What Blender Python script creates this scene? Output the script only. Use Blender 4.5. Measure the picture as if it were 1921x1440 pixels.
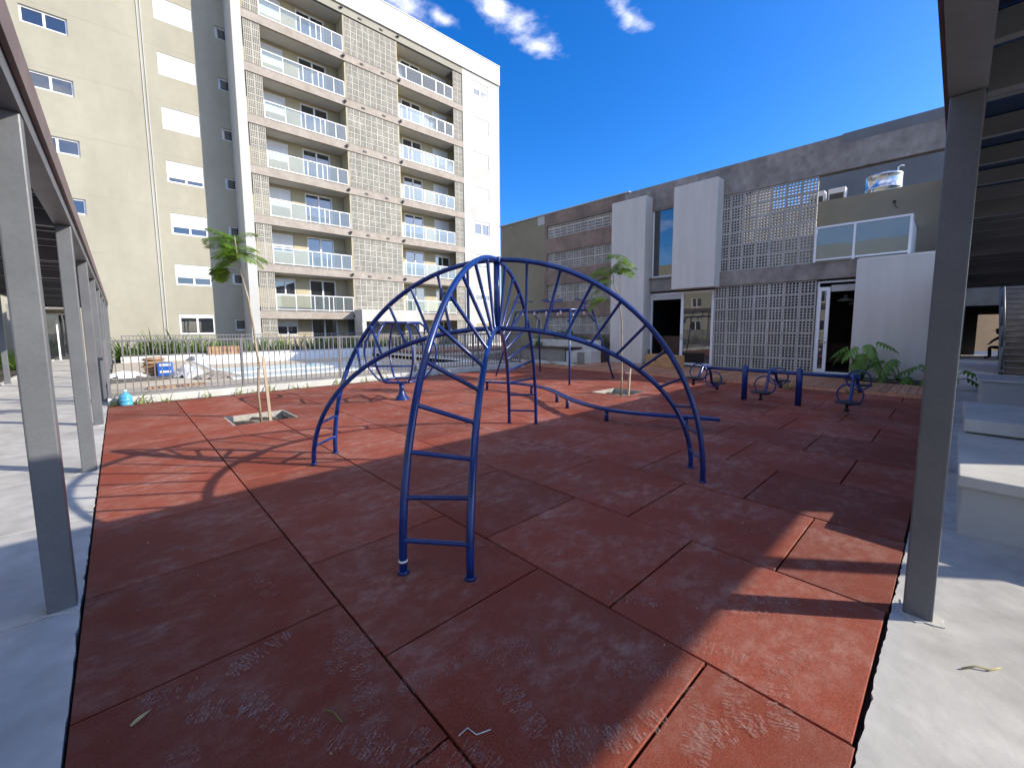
import bpy, math, random
from mathutils import Vector, Matrix
R = math.radians
random.seed(7)
for o in list(bpy.data.objects):
    bpy.data.objects.remove(o)
S = bpy.context.scene
COL = S.collection

# ------------------------------------------------------------------ camera
# axes: x runs to the right canopy's vanishing point, y to the left canopy's, z up, metres
YAW, PITCH, ROLL, FPX, CYPX = 0.754135, 0.09982, 0.006056, 783.34, 693.36
cam_d = bpy.data.cameras.new('camera'); cam = bpy.data.objects.new('camera', cam_d); COL.objects.link(cam)
def _w(a):  # yaw frame -> world
    return Vector((a[0]*math.cos(YAW)+a[1]*math.sin(YAW), -a[0]*math.sin(YAW)+a[1]*math.cos(YAW), a[2]))
_r = Vector((1, 0, 0)); _f = Vector((0, math.cos(PITCH), -math.sin(PITCH))); _d = Vector((0, -math.sin(PITCH), -math.cos(PITCH)))
_c, _s = math.cos(ROLL), math.sin(ROLL)
_r, _d = _c*_r+_s*_d, -_s*_r+_c*_d
X, Y, Z = _w(_r), -_w(_d), -_w(_f)
cam.matrix_world = Matrix(((X.x, Y.x, Z.x, 0), (X.y, Y.y, Z.y, 0), (X.z, Y.z, Z.z, 1.45), (0, 0, 0, 1)))
cam_d.sensor_width = 36; cam_d.lens = FPX/1921*36
cam_d.shift_y = (CYPX-720)/1921
cam_d.clip_start = .05; cam_d.clip_end = 2000
S.camera = cam
S.render.resolution_x, S.render.resolution_y = 1024, 767

# ------------------------------------------------------------------ light
SUN_EL, SUN_AZ = R(26.5), math.atan2(.646, -.763)
sun_dir = Vector((math.sin(SUN_AZ)*math.cos(SUN_EL), math.cos(SUN_AZ)*math.cos(SUN_EL), math.sin(SUN_EL)))
sd = bpy.data.lights.new('sun', 'SUN'); sun = bpy.data.objects.new('sun', sd); COL.objects.link(sun)
sd.energy = 2.9; sd.angle = R(.5); sd.color = (1, .92, .79)
sun.rotation_euler = (-sun_dir).to_track_quat('-Z', 'Y').to_euler()
sun.location = sun_dir*60
W = bpy.data.worlds.new('World'); S.world = W; W.use_nodes = True
nt = W.node_tree; nt.nodes.clear()
def N(t, **k):
    n = nt.nodes.new(t)
    for a, b in k.items(): setattr(n, a, b)
    return n
def L(a, b): nt.links.new(a, b)
wo = N('ShaderNodeOutputWorld'); bg = N('ShaderNodeBackground'); bg.inputs[1].default_value = .115
sky = N('ShaderNodeTexSky', sky_type='NISHITA', sun_disc=False, sun_elevation=SUN_EL, sun_rotation=SUN_AZ,
        altitude=300, air_density=1.0, dust_density=1.5, ozone_density=8)
hs = N('ShaderNodeHueSaturation'); hs.inputs['Saturation'].default_value = 1.2; hs.inputs['Hue'].default_value = .507
L(sky.outputs[0], hs.inputs['Color'])
tc = N('ShaderNodeTexCoord'); sep = N('ShaderNodeSeparateXYZ'); L(tc.outputs['Generated'], sep.inputs[0])
zc = N('ShaderNodeMath', operation='MAXIMUM'); L(sep.outputs[2], zc.inputs[0]); zc.inputs[1].default_value = .03
px = N('ShaderNodeMath', operation='DIVIDE'); L(sep.outputs[0], px.inputs[0]); L(zc.outputs[0], px.inputs[1])
py = N('ShaderNodeMath', operation='DIVIDE'); L(sep.outputs[1], py.inputs[0]); L(zc.outputs[0], py.inputs[1])
pv = N('ShaderNodeCombineXYZ'); L(px.outputs[0], pv.inputs[0]); L(py.outputs[0], pv.inputs[1])
def noise(scale, detail, w=0., src=None):
    n = N('ShaderNodeTexNoise', noise_dimensions='4D'); n.inputs['Scale'].default_value = scale; n.inputs['Detail'].default_value = detail
    n.inputs['W'].default_value = w; n.inputs['Roughness'].default_value = .6
    L((src or pv).outputs[0], n.inputs['Vector']); return n
big = noise(.8, 3, 13.1)          # scattered fair-weather clouds over the whole dome
# denser clouds added behind the viewer to lift bluish shade; balcony glass mirrors some
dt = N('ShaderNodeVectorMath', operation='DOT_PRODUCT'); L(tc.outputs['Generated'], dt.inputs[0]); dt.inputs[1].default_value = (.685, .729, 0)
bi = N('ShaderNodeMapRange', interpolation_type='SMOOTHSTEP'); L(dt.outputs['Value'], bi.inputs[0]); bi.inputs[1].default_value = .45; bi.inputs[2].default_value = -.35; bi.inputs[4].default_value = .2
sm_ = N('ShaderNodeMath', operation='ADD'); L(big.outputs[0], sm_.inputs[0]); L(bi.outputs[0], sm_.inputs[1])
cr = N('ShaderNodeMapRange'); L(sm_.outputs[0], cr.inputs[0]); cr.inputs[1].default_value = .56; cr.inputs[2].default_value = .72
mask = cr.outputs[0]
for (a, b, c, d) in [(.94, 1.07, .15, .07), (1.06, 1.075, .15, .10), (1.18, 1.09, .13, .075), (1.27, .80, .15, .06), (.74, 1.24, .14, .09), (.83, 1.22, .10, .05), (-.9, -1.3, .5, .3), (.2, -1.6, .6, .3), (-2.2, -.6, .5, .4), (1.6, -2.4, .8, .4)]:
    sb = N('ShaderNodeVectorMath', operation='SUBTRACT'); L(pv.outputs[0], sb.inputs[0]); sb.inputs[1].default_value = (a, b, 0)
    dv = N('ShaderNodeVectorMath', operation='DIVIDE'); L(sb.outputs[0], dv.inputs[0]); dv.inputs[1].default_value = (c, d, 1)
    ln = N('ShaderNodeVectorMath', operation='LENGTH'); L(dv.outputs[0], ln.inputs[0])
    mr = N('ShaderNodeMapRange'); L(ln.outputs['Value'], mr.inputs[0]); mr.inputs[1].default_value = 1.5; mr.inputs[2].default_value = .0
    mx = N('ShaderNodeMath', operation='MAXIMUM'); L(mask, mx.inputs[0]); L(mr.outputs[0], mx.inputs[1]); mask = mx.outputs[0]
fine = noise(10, 8, 1.2)
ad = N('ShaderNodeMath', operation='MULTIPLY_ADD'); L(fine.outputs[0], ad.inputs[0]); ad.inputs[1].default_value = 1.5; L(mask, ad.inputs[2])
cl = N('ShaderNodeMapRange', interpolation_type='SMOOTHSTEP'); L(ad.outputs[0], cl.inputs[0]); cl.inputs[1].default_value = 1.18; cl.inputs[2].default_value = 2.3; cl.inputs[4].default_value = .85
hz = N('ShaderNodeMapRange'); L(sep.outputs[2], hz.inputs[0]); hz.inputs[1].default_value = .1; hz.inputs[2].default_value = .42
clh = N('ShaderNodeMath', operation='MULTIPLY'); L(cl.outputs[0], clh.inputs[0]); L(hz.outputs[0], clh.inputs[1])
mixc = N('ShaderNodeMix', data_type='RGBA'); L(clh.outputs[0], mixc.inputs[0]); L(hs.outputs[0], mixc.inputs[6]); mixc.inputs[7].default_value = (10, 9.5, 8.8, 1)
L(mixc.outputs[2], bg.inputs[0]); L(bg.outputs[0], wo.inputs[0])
S.view_settings.view_transform = 'Standard'; S.view_settings.look = 'None'; S.view_settings.gamma = 1; S.view_settings.exposure = 1.3
S.view_settings.use_curve_mapping = False
S.cycles.max_bounces = 6; S.cycles.transparent_max_bounces = 10; S.cycles.glossy_bounces = 3

# ------------------------------------------------------------------ materials
MATS = {}
def pm(name, col, rough=.6, var=.12, scale=2., bump=0., bscale=30., metal=0., spec=.5, rnd=0., stretch=(1, 1, 1), col2=None, coat=0., fine=.0, fscale=120.):
    """procedural paint: base colour broken up by two noises in world space, per-object random value, fine bump"""
    m = bpy.data.materials.new(name); m.use_nodes = True; t = m.node_tree; ns = t.nodes; b = ns['Principled BSDF']
    geo = ns.new('ShaderNodeNewGeometry'); mp = ns.new('ShaderNodeMapping'); t.links.new(geo.outputs['Position'], mp.inputs[0]); mp.inputs['Scale'].default_value = stretch
    n1 = ns.new('ShaderNodeTexNoise'); n1.inputs['Scale'].default_value = scale; n1.inputs['Detail'].default_value = 6; n1.inputs['Roughness'].default_value = .62
    t.links.new(mp.outputs[0], n1.inputs['Vector'])
    mx = ns.new('ShaderNodeMix'); mx.data_type = 'RGBA'
    c2 = col2 or tuple(c*(1-var*1.6) for c in col); c1 = tuple(min(1, c*(1+var)) for c in col) if col2 is None else col
    mr = ns.new('ShaderNodeMapRange'); mr.inputs[1].default_value = .32; mr.inputs[2].default_value = .68
    t.links.new(n1.outputs[0], mr.inputs[0]); t.links.new(mr.outputs[0], mx.inputs[0]); mx.inputs[6].default_value = (*c1, 1); mx.inputs[7].default_value = (*c2, 1)
    out = mx.outputs[2]
    if fine:
        n3 = ns.new('ShaderNodeTexNoise'); n3.inputs['Scale'].default_value = fscale; n3.inputs['Detail'].default_value = 2; t.links.new(geo.outputs['Position'], n3.inputs['Vector'])
        m3 = ns.new('ShaderNodeMapRange'); m3.inputs[1].default_value = .3; m3.inputs[2].default_value = .7; m3.inputs[3].default_value = 1-fine; m3.inputs[4].default_value = 1+fine; t.links.new(n3.outputs[0], m3.inputs[0])
        h3 = ns.new('ShaderNodeHueSaturation'); t.links.new(out, h3.inputs['Color']); t.links.new(m3.outputs[0], h3.inputs['Value']); out = h3.outputs[0]
    if rnd:
        oi = ns.new('ShaderNodeObjectInfo'); hv = ns.new('ShaderNodeHueSaturation'); m2 = ns.new('ShaderNodeMapRange')
        m2.inputs[3].default_value = 1-rnd; m2.inputs[4].default_value = 1+rnd; t.links.new(oi.outputs['Random'], m2.inputs[0]); t.links.new(m2.outputs[0], hv.inputs['Value']); t.links.new(out, hv.inputs['Color']); out = hv.outputs[0]
    t.links.new(out, b.inputs['Base Color'])
    rr = ns.new('ShaderNodeMapRange'); rr.inputs[3].default_value = max(.02, rough-.08); rr.inputs[4].default_value = min(1, rough+.08); t.links.new(n1.outputs[0], rr.inputs[0]); t.links.new(rr.outputs[0], b.inputs['Roughness'])
    b.inputs['Metallic'].default_value = metal; b.inputs['Specular IOR Level'].default_value = spec; b.inputs['Coat Weight'].default_value = coat
    if bump:
        n2 = ns.new('ShaderNodeTexNoise'); n2.inputs['Scale'].default_value = bscale; n2.inputs['Detail'].default_value = 4; t.links.new(geo.outputs['Position'], n2.inputs['Vector'])
        bp = ns.new('ShaderNodeBump'); bp.inputs['Strength'].default_value = bump; bp.inputs['Distance'].default_value = .02; t.links.new(n2.outputs[0], bp.inputs['Height']); t.links.new(bp.outputs[0], b.inputs['Normal'])
    MATS[name] = m; return m
def glass(name, tint, tr=1., rough=.02, body=None, base_refl=.02):
    """thin pane: Fresnel reflection over tinted see-through"""
    m = bpy.data.materials.new(name); m.use_nodes = True; t = m.node_tree; ns = t.nodes; ns.clear()
    o = ns.new('ShaderNodeOutputMaterial'); g = ns.new('ShaderNodeBsdfGlossy'); g.inputs['Roughness'].default_value = rough
    tp = ns.new('ShaderNodeBsdfTransparent'); tp.inputs[0].default_value = (*tint, 1)
    fr = ns.new('ShaderNodeFresnel'); fr.inputs[0].default_value = 1.55
    geo = ns.new('ShaderNodeNewGeometry'); nz = ns.new('ShaderNodeTexNoise'); nz.inputs['Scale'].default_value = .7; t.links.new(geo.outputs['Position'], nz.inputs[0])
    bp = ns.new('ShaderNodeBump'); bp.inputs['Strength'].default_value = .05; bp.inputs['Distance'].default_value = .05; t.links.new(nz.outputs[0], bp.inputs['Height']); t.links.new(bp.outputs[0], g.inputs['Normal'])
    base = tp.outputs[0]
    if body:
        d = ns.new('ShaderNodeBsdfDiffuse'); d.inputs[0].default_value = (*body[0], 1); mm = ns.new('ShaderNodeMixShader'); mm.inputs[0].default_value = body[1]
        t.links.new(tp.outputs[0], mm.inputs[1]); t.links.new(d.outputs[0], mm.inputs[2]); base = mm.outputs[0]
    mu = ns.new('ShaderNodeMath'); mu.operation = 'MULTIPLY_ADD'; mu.inputs[1].default_value = tr; mu.inputs[2].default_value = base_refl; mu.use_clamp = True; t.links.new(fr.outputs[0], mu.inputs[0])
    ms = ns.new('ShaderNodeMixShader'); t.links.new(mu.outputs[0], ms.inputs[0]); t.links.new(base, ms.inputs[1]); t.links.new(g.outputs[0], ms.inputs[2]); t.links.new(ms.outputs[0], o.inputs[0])
    MATS[name] = m; return m
def leafmat(name, col, col2, trans=.35):
    m = pm(name, col, .45, scale=5, col2=col2, rnd=.18, spec=.4)
    t = m.node_tree; b = t.nodes['Principled BSDF']; o = t.nodes['Material Output']
    tl = t.nodes.new('ShaderNodeBsdfTranslucent'); ms = t.nodes.new('ShaderNodeMixShader'); ms.inputs[0].default_value = trans
    t.links.new(b.inputs['Base Color'].links[0].from_socket, tl.inputs[0]); t.links.new(b.outputs[0], ms.inputs[1]); t.links.new(tl.outputs[0], ms.inputs[2]); t.links.new(ms.outputs[0], o.inputs[0])
    return m
pm('blue_paint', (.003, .026, .155), .3, .22, 7, bump=.04, bscale=60, coat=.15)
pm('black_rubber', (.012, .012, .014), .6, .2, 8)
pm('steel_grey', (.115, .12, .128), .42, .10, 2.5, bump=.05, bscale=25, spec=.45, fine=.06, fscale=60)
pm('fence_grey', (.15, .145, .155), .45, .12, 6)
pm('fascia_brown', (.14, .095, .09), .5, .15, 3)
pm('concrete_floor', (.56, .54, .50), .62, scale=1.1, col2=(.37, .36, .335), bump=.1, bscale=18, fine=.11, fscale=6.5)
pm('concrete_light', (.52, .51, .47), .75, .12, 1.6, bump=.12, bscale=22)
pm('concrete_raw', (.34, .30, .26), .85, scale=.8, col2=(.18, .157, .137), bump=.25, bscale=14, stretch=(1.2, 1.2, .6), fine=.2, fscale=5)
pm('concrete_brown', (.28, .20, .155), .85, scale=1.1, col2=(.15, .115, .095), bump=.25, bscale=14, fine=.13, fscale=11)
pm('concrete_pink', (.37, .33, .285), .85, scale=1.6, col2=(.29, .245, .205), bump=.2, bscale=14, fine=.1, fscale=9)
pm('concrete_grey', (.23, .215, .19), .8, .15, 1.5, bump=.2, bscale=16)
pm('block_grey', (.43, .405, .36), .8, .1, 3, bump=.15, bscale=40, rnd=.11)
pm('block_beige', (.44, .42, .365), .8, .1, 2, bump=.1, bscale=40, rnd=.09)
pm('plaster_olive', (.335, .315, .245), .85, .06, .7, stretch=(1, 1, .35), bump=.06, bscale=30, fine=.025, fscale=3)
pm('plaster_cream', (.45, .445, .42), .85, .05, .6, bump=.06, bscale=30)
pm('plaster_white', (.60, .595, .57), .8, .06, 1.3, stretch=(1.5, 1.5, .3), bump=.05, bscale=35, fine=.02, fscale=2)
pm('panel_white', (.60, .57, .515), .8, .05, 1.3, bump=.05, bscale=35, fine=.02, fscale=2, stretch=(2.5, 2.5, .25))
pm('plaster_yellow', (.46, .40, .265), .85, .06, .8)
pm('plaster_grey', (.17, .175, .18), .85, .1, .8, bump=.06, bscale=30)
pm('plaster_header', (.30, .285, .235), .85, .06, .8)
pm('ceiling_white', (.6, .59, .55), .85, .04, .8)
pm('olive_wall', (.23, .205, .14), .85, .1, .5, bump=.06, bscale=30)
pm('white_frame', (.80, .80, .80), .35, .03, 2)
pm('white_shutter', (.78, .78, .77), .45, .03, 2)
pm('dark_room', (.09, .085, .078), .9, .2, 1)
pm('lamp_white', (.6, .6, .58), .35, .05, 3)
pm('wood_dark', (.09, .045, .022), .5, .3, 3, stretch=(1, 6, 6))
pm('cardboard', (.46, .27, .12), .8, .1, 4)
pm('black_print', (.02, .02, .02), .7, .1, 4)
pm('soil', (.045, .034, .026), .95, .35, 6, bump=.6, bscale=25, fine=.3, fscale=60)
pm('pit_concrete', (.36, .34, .30), .85, .2, 5, bump=.2, bscale=20)
pm('ground_earth', (.16, .14, .10), .95, .25, .4, bump=.3, bscale=6, fine=.15, fscale=10)
pm('sand_deck', (.50, .44, .34), .85, .1, .9, bump=.1, bscale=16, fine=.06, fscale=14)
pm('pool_white', (.74, .80, .82), .3, .05, 2)
pm('pool_blue', (.60, .73, .76), .3, .1, 2, fine=.05, fscale=25)
pm('stake_wood', (.40, .31, .22), .8, .2, 6, stretch=(3, 3, .5))
pm('bark', (.34, .27, .18), .85, .25, 14, stretch=(1, 1, .3), bump=.3, bscale=60)
pm('deck_wood', (.54, .26, .145), .55, scale=3, col2=(.30, .14, .085), stretch=(.6, 9, 1), bump=.12, bscale=30, rnd=.28, fine=.08, fscale=70)
pm('pallet_wood', (.33, .2, .11), .8, .2, 5, rnd=.15)
pm('plastic_sheet', (.42, .43, .45), .3, .15, 5)
pm('tarp_dark', (.10, .095, .09), .7, .2, 5)
pm('mat_brown', (.25, .22, .19), .8, .2, 5)
pm('bag_blue', (.02, .12, .50), .4, .1, 5)
pm('jug_blue', (.08, .38, .60), .2, .1, 5)
pm('tank_steel', (.62, .64, .66), .22, .06, 1.5, metal=1., stretch=(1, 1, .2))
pm('dust', (.50, .40, .385), .9, .1, 8)
pm('skin', (.22, .12, .08), .55, .08, 8)
pm('cloth_black', (.015, .015, .018), .9, .2, 8)
pm('cloth_green', (.08, .45, .06), .8, .1, 8)
pm('straw', (.40, .34, .16), .8, .2, 9)
pm('paver', (.46, .48, .42), .8, .12, 3, rnd=.1)
glass('pane_clear', (.86, .93, .90), 1.)
glass('pane_frost', (.80, .86, .86), 1.0, .03, ((.58, .64, .64), .14))
glass('roof_glass', (.24, .26, .29), .9, .05, ((.03, .04, .05), .1))
glass('pane_dark', (.03, .035, .04), 1.3, .015, ((.03, .035, .04), .75), .14)
leafmat('leaf_tree', (.20, .34, .03), (.10, .20, .02), .5)
leafmat('leaf_strap', (.19, .31, .045), (.09, .17, .03), .4)
leafmat('leaf_philo', (.16, .32, .04), (.08, .18, .03), .35)
leafmat('leaf_shrub', (.07, .15, .035), (.035, .08, .02), .3)
leafmat('leaf_weed', (.17, .25, .05), (.24, .24, .07), .35)

def rubber():
    m = bpy.data.materials.new('rubber_red'); m.use_nodes = True; t = m.node_tree; ns = t.nodes; b = ns['Principled BSDF']
    g = ns.new('ShaderNodeNewGeometry'); oi = ns.new('ShaderNodeObjectInfo')
    def nz(scale, det, rough=.6, src=None):
        n = ns.new('ShaderNodeTexNoise'); n.inputs['Scale'].default_value = scale; n.inputs['Detail'].default_value = det; n.inputs['Roughness'].default_value = rough
        t.links.new(src or g.outputs['Position'], n.inputs['Vector']); return n.outputs[0]
    def mr(x, a, b_, c, d):
        n = ns.new('ShaderNodeMapRange'); t.links.new(x, n.inputs[0])
        for i, v in zip((1, 2, 3, 4), (a, b_, c, d)): n.inputs[i].default_value = v
        return n.outputs[0]
    def mix(f, a, b_):
        n = ns.new('ShaderNodeMix'); n.data_type = 'RGBA'; t.links.new(f, n.inputs[0])
        for s, v in ((6, a), (7, b_)):
            if isinstance(v, tuple): n.inputs[s].default_value = (*v, 1)
            else: t.links.new(v, n.inputs[s])
        return n.outputs[2]
    grain = mix(mr(nz(170, 2), .38, .66, 0, 1), (.30, .060, .030), (.15, .030, .015))
    big = mix(mr(nz(1.3, 5), .35, .7, 0, .55), grain, (.20, .058, .036))
    # chalky dust: patchy film with scuffed streaks
    mp = ns.new('ShaderNodeMapping'); mp.inputs['Scale'].default_value = (1, 1.7, 1); mp.inputs['Rotation'].default_value = (0, 0, .8); t.links.new(g.outputs['Position'], mp.inputs[0])
    pat = mr(nz(1.5, 6, .68), .42, .66, 0, 1); st = mr(nz(7, 8, .75, mp.outputs[0]), .44, .74, .1, 1)
    mu = ns.new('ShaderNodeMath'); mu.operation = 'MULTIPLY'; t.links.new(pat, mu.inputs[0]); t.links.new(st, mu.inputs[1])
    mu2 = ns.new('ShaderNodeMath'); mu2.operation = 'MULTIPLY'; t.links.new(mu.outputs[0], mu2.inputs[0]); mu2.inputs[1].default_value = .8
    c = mix(mu2.outputs[0], big, (.42, .29, .24))
    sp = ns.new('ShaderNodeTexVoronoi'); sp.inputs['Scale'].default_value = 55; t.links.new(g.outputs['Position'], sp.inputs['Vector'])
    spk = mr(sp.outputs['Distance'], .06, .03, 0, .35); 
    rs = mr(nz(9, 2), .55, .6, 0, 1); mu3 = ns.new('ShaderNodeMath'); mu3.operation = 'MULTIPLY'; t.links.new(spk, mu3.inputs[0]); t.links.new(rs, mu3.inputs[1])
    c = mix(mu3.outputs[0], c, (.5, .4, .36))
    hv = ns.new('ShaderNodeHueSaturation'); t.links.new(c, hv.inputs['Color']); t.links.new(mr(oi.outputs['Random'], 0, 1, .82, 1.18), hv.inputs['Value'])
    t.links.new(hv.outputs[0], b.inputs['Base Color'])
    b.inputs['Roughness'].default_value = .82; b.inputs['Specular IOR Level'].default_value = .28
    bp = ns.new('ShaderNodeBump'); bp.inputs['Strength'].default_value = .35; bp.inputs['Distance'].default_value = .006; t.links.new(nz(230, 3), bp.inputs['Height']); t.links.new(bp.outputs[0], b.inputs['Normal'])
    MATS['rubber_red'] = m
rubber()
pm('joint_dark', (.03, .02, .018), .95, .3, 20)
def dustprint():
    m = bpy.data.materials.new('dust_print'); m.use_nodes = True; t = m.node_tree; ns = t.nodes; b = ns['Principled BSDF']
    b.inputs['Base Color'].default_value = (.44, .33, .29, 1); b.inputs['Roughness'].default_value = .9; b.inputs['Specular IOR Level'].default_value = .15
    g = ns.new('ShaderNodeNewGeometry'); n = ns.new('ShaderNodeTexNoise'); n.inputs['Scale'].default_value = 26; n.inputs['Detail'].default_value = 5; t.links.new(g.outputs['Position'], n.inputs['Vector'])
    n2 = ns.new('ShaderNodeTexNoise'); n2.inputs['Scale'].default_value = 160; t.links.new(g.outputs['Position'], n2.inputs['Vector'])
    mr = ns.new('ShaderNodeMapRange'); mr.inputs[1].default_value = .3; mr.inputs[2].default_value = .62; mr.inputs[4].default_value = .36; t.links.new(n.outputs[0], mr.inputs[0])
    m2 = ns.new('ShaderNodeMapRange'); m2.inputs[1].default_value = .2; m2.inputs[2].default_value = .5; t.links.new(n2.outputs[0], m2.inputs[0])
    mu = ns.new('ShaderNodeMath'); mu.operation = 'MULTIPLY'; t.links.new(mr.outputs[0], mu.inputs[0]); t.links.new(m2.outputs[0], mu.inputs[1])
    oi = ns.new('ShaderNodeObjectInfo'); m3 = ns.new('ShaderNodeMapRange'); m3.inputs[3].default_value = .45; m3.inputs[4].default_value = 1.1; t.links.new(oi.outputs['Random'], m3.inputs[0])
    mu2 = ns.new('ShaderNodeMath'); mu2.operation = 'MULTIPLY'; mu2.use_clamp = True; t.links.new(mu.outputs[0], mu2.inputs[0]); t.links.new(m3.outputs[0], mu2.inputs[1]); t.links.new(mu2.outputs[0], b.inputs['Alpha'])
    MATS['dust_print'] = m
dustprint()

# ------------------------------------------------------------------ mesh helpers
class MB:
    def __init__(s): s.v = []; s.f = []
    def add(s, vs, fs):
        k = len(s.v); s.v += [tuple(a) for a in vs]; s.f += [tuple(i+k for i in f) for f in fs]; return s
    def box(s, x0, x1, y0, y1, z0, z1):
        if x0 > x1: x0, x1 = x1, x0
        if y0 > y1: y0, y1 = y1, y0
        if z0 > z1: z0, z1 = z1, z0
        return s.add([(x0, y0, z0), (x1, y0, z0), (x1, y1, z0), (x0, y1, z0), (x0, y0, z1), (x1, y0, z1), (x1, y1, z1), (x0, y1, z1)],
                     [(3, 2, 1, 0), (4, 5, 6, 7), (0, 1, 5, 4), (1, 2, 6, 5), (2, 3, 7, 6), (3, 0, 4, 7)])
    def tube(s, pts, r, n=8, closed=False, cap=True):
        pts = [Vector(p) for p in pts]; m = len(pts); rr = r if isinstance(r, (list, tuple)) else [r]*m
        tan = []
        for i in range(m):
            a = pts[(i-1) % m] if (closed or i) else pts[i]; b = pts[(i+1) % m] if (closed or i < m-1) else pts[i]
            tan.append((b-a).normalized())
        up = Vector((0, 0, 1)) if abs(tan[0].z) < .9 else Vector((1, 0, 0))
        nrm = (up-tan[0]*up.dot(tan[0])).normalized(); vs = []
        for i in range(m):
            nrm = (nrm-tan[i]*nrm.dot(tan[i])).normalized(); bi = tan[i].cross(nrm)
            for k in range(n):
                a = 2*math.pi*k/n; vs.append(pts[i]+(nrm*math.cos(a)+bi*math.sin(a))*rr[i])
        fs = []
        for i in range(m if closed else m-1):
            for k in range(n):
                a = i*n+k; b = i*n+(k+1) % n; c = ((i+1) % m)*n+(k+1) % n; d = ((i+1) % m)*n+k; fs.append((a, b, c, d))
        if cap and not closed: fs.append(tuple(range(n))[::-1]); fs.append(tuple((m-1)*n+k for k in range(n)))
        return s.add(vs, fs)
    def lathe(s, prof, n=16, c=(0, 0, 0)):
        vs = []; fs = []
        for r, z in prof:
            for k in range(n): a = 2*math.pi*k/n; vs.append((c[0]+r*math.cos(a), c[1]+r*math.sin(a), c[2]+z))
        for i in range(len(prof)-1):
            for k in range(n): fs.append((i*n+k, i*n+(k+1) % n, (i+1)*n+(k+1) % n, (i+1)*n+k))
        fs.append(tuple(range(n))[::-1]); fs.append(tuple((len(prof)-1)*n+k for k in range(n)))
        return s.add(vs, fs)
    def prism(s, poly, z0, z1):
        n = len(poly); return s.add([(x, y, z0) for x, y in poly]+[(x, y, z1) for x, y in poly],
            [tuple(range(n))[::-1], tuple(range(n, 2*n))]+[(i, (i+1) % n, n+(i+1) % n, n+i) for i in range(n)])
    def xz(s, poly, y0, y1):
        n = len(poly); return s.add([(x, y0, z) for x, z in poly]+[(x, y1, z) for x, z in poly],
            [tuple(range(n)), tuple(range(n, 2*n))[::-1]]+[(i, n+i, n+(i+1) % n, (i+1) % n) for i in range(n)])
    def mesh(s, name, m, smooth=False):
        me = bpy.data.meshes.new(name); me.from_pydata(s.v, [], s.f); me.materials.append(MATS[m]); me.update()
        if smooth:
            me.polygons.foreach_set('use_smooth', [len(p.vertices) < 5 for p in me.polygons])
        return me
    def build(s, name, m, parent=None, smooth=False, loc=None, bevel=0):
        return put(name, s.mesh(name, m, smooth), parent, loc, bevel)
def put(name, me, parent=None, loc=None, bevel=0, rz=None, scale=None):
    """link a mesh; with a parent its coordinates stay world coordinates"""
    o = bpy.data.objects.new(name, me); COL.objects.link(o)
    if loc is not None: o.location = loc
    if rz is not None: o.rotation_euler = (0, 0, rz)
    if scale is not None: o.scale = scale
    if parent is not None:
        o.parent = parent
        if parent.parent is None: o.matrix_parent_inverse = (Matrix.Translation(parent.location) @ parent.rotation_euler.to_matrix().to_4x4()).inverted()
    if bevel:
        b = o.modifiers.new('bevel', 'BEVEL'); b.width = bevel; b.segments = 2; b.limit_method = 'ANGLE'
    return o
def tag(o, label=None, cat=None, group=None, kind=None):
    if label: o['label'] = label
    if cat: o['category'] = cat
    if group: o['group'] = group
    if kind: o['kind'] = kind
    return o
def thing(name, label, cat, loc, group=None, rz=0):
    o = bpy.data.objects.new(name, None); COL.objects.link(o); o.location = loc; o.rotation_euler = (0, 0, rz); o.empty_display_size = .2
    return tag(o, label, cat, group)
def local(o, parent):          # child given in the parent's own coordinates
    o.parent = parent; o.matrix_parent_inverse = Matrix.Identity(4); return o
def copy_tree(root, loc, rz=0, sc=1., label=None, name=None):
    r = root.copy(); COL.objects.link(r); r.location = loc; r.rotation_euler = (0, 0, rz); r.scale = (sc,)*3
    if label: r['label'] = label
    for ch in root.children:
        c = ch.copy(); COL.objects.link(c); c.parent = r
        for g in ch.children:
            d = g.copy(); COL.objects.link(d); d.parent = c
    return r
def holes(mb, a0, a1, z0, z1, ops, put_box):
    """wall with rectangular openings: ops = (a0,a1,z0,z1); put_box(mb,a0,a1,z0,z1)"""
    As = sorted({a0, a1, *[min(max(v, a0), a1) for o in ops for v in o[:2]]}); Zs = sorted({z0, z1, *[min(max(v, z0), z1) for o in ops for v in o[2:]]})
    for i in range(len(As)-1):
        run = None
        for j in range(len(Zs)-1):
            ca, cz = (As[i]+As[i+1])/2, (Zs[j]+Zs[j+1])/2
            if any(o[0] < ca < o[1] and o[2] < cz < o[3] for o in ops):
                if run is not None: put_box(mb, As[i], As[i+1], run, Zs[j]); run = None
            elif run is None: run = Zs[j]
        if run is not None: put_box(mb, As[i], As[i+1], run, Zs[-1])

# ================================================================== SETTING
tag(MB().box(-300, 300, -300, 300, -.5, -.1).build('ground', 'ground_earth'), kind='structure')
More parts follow.
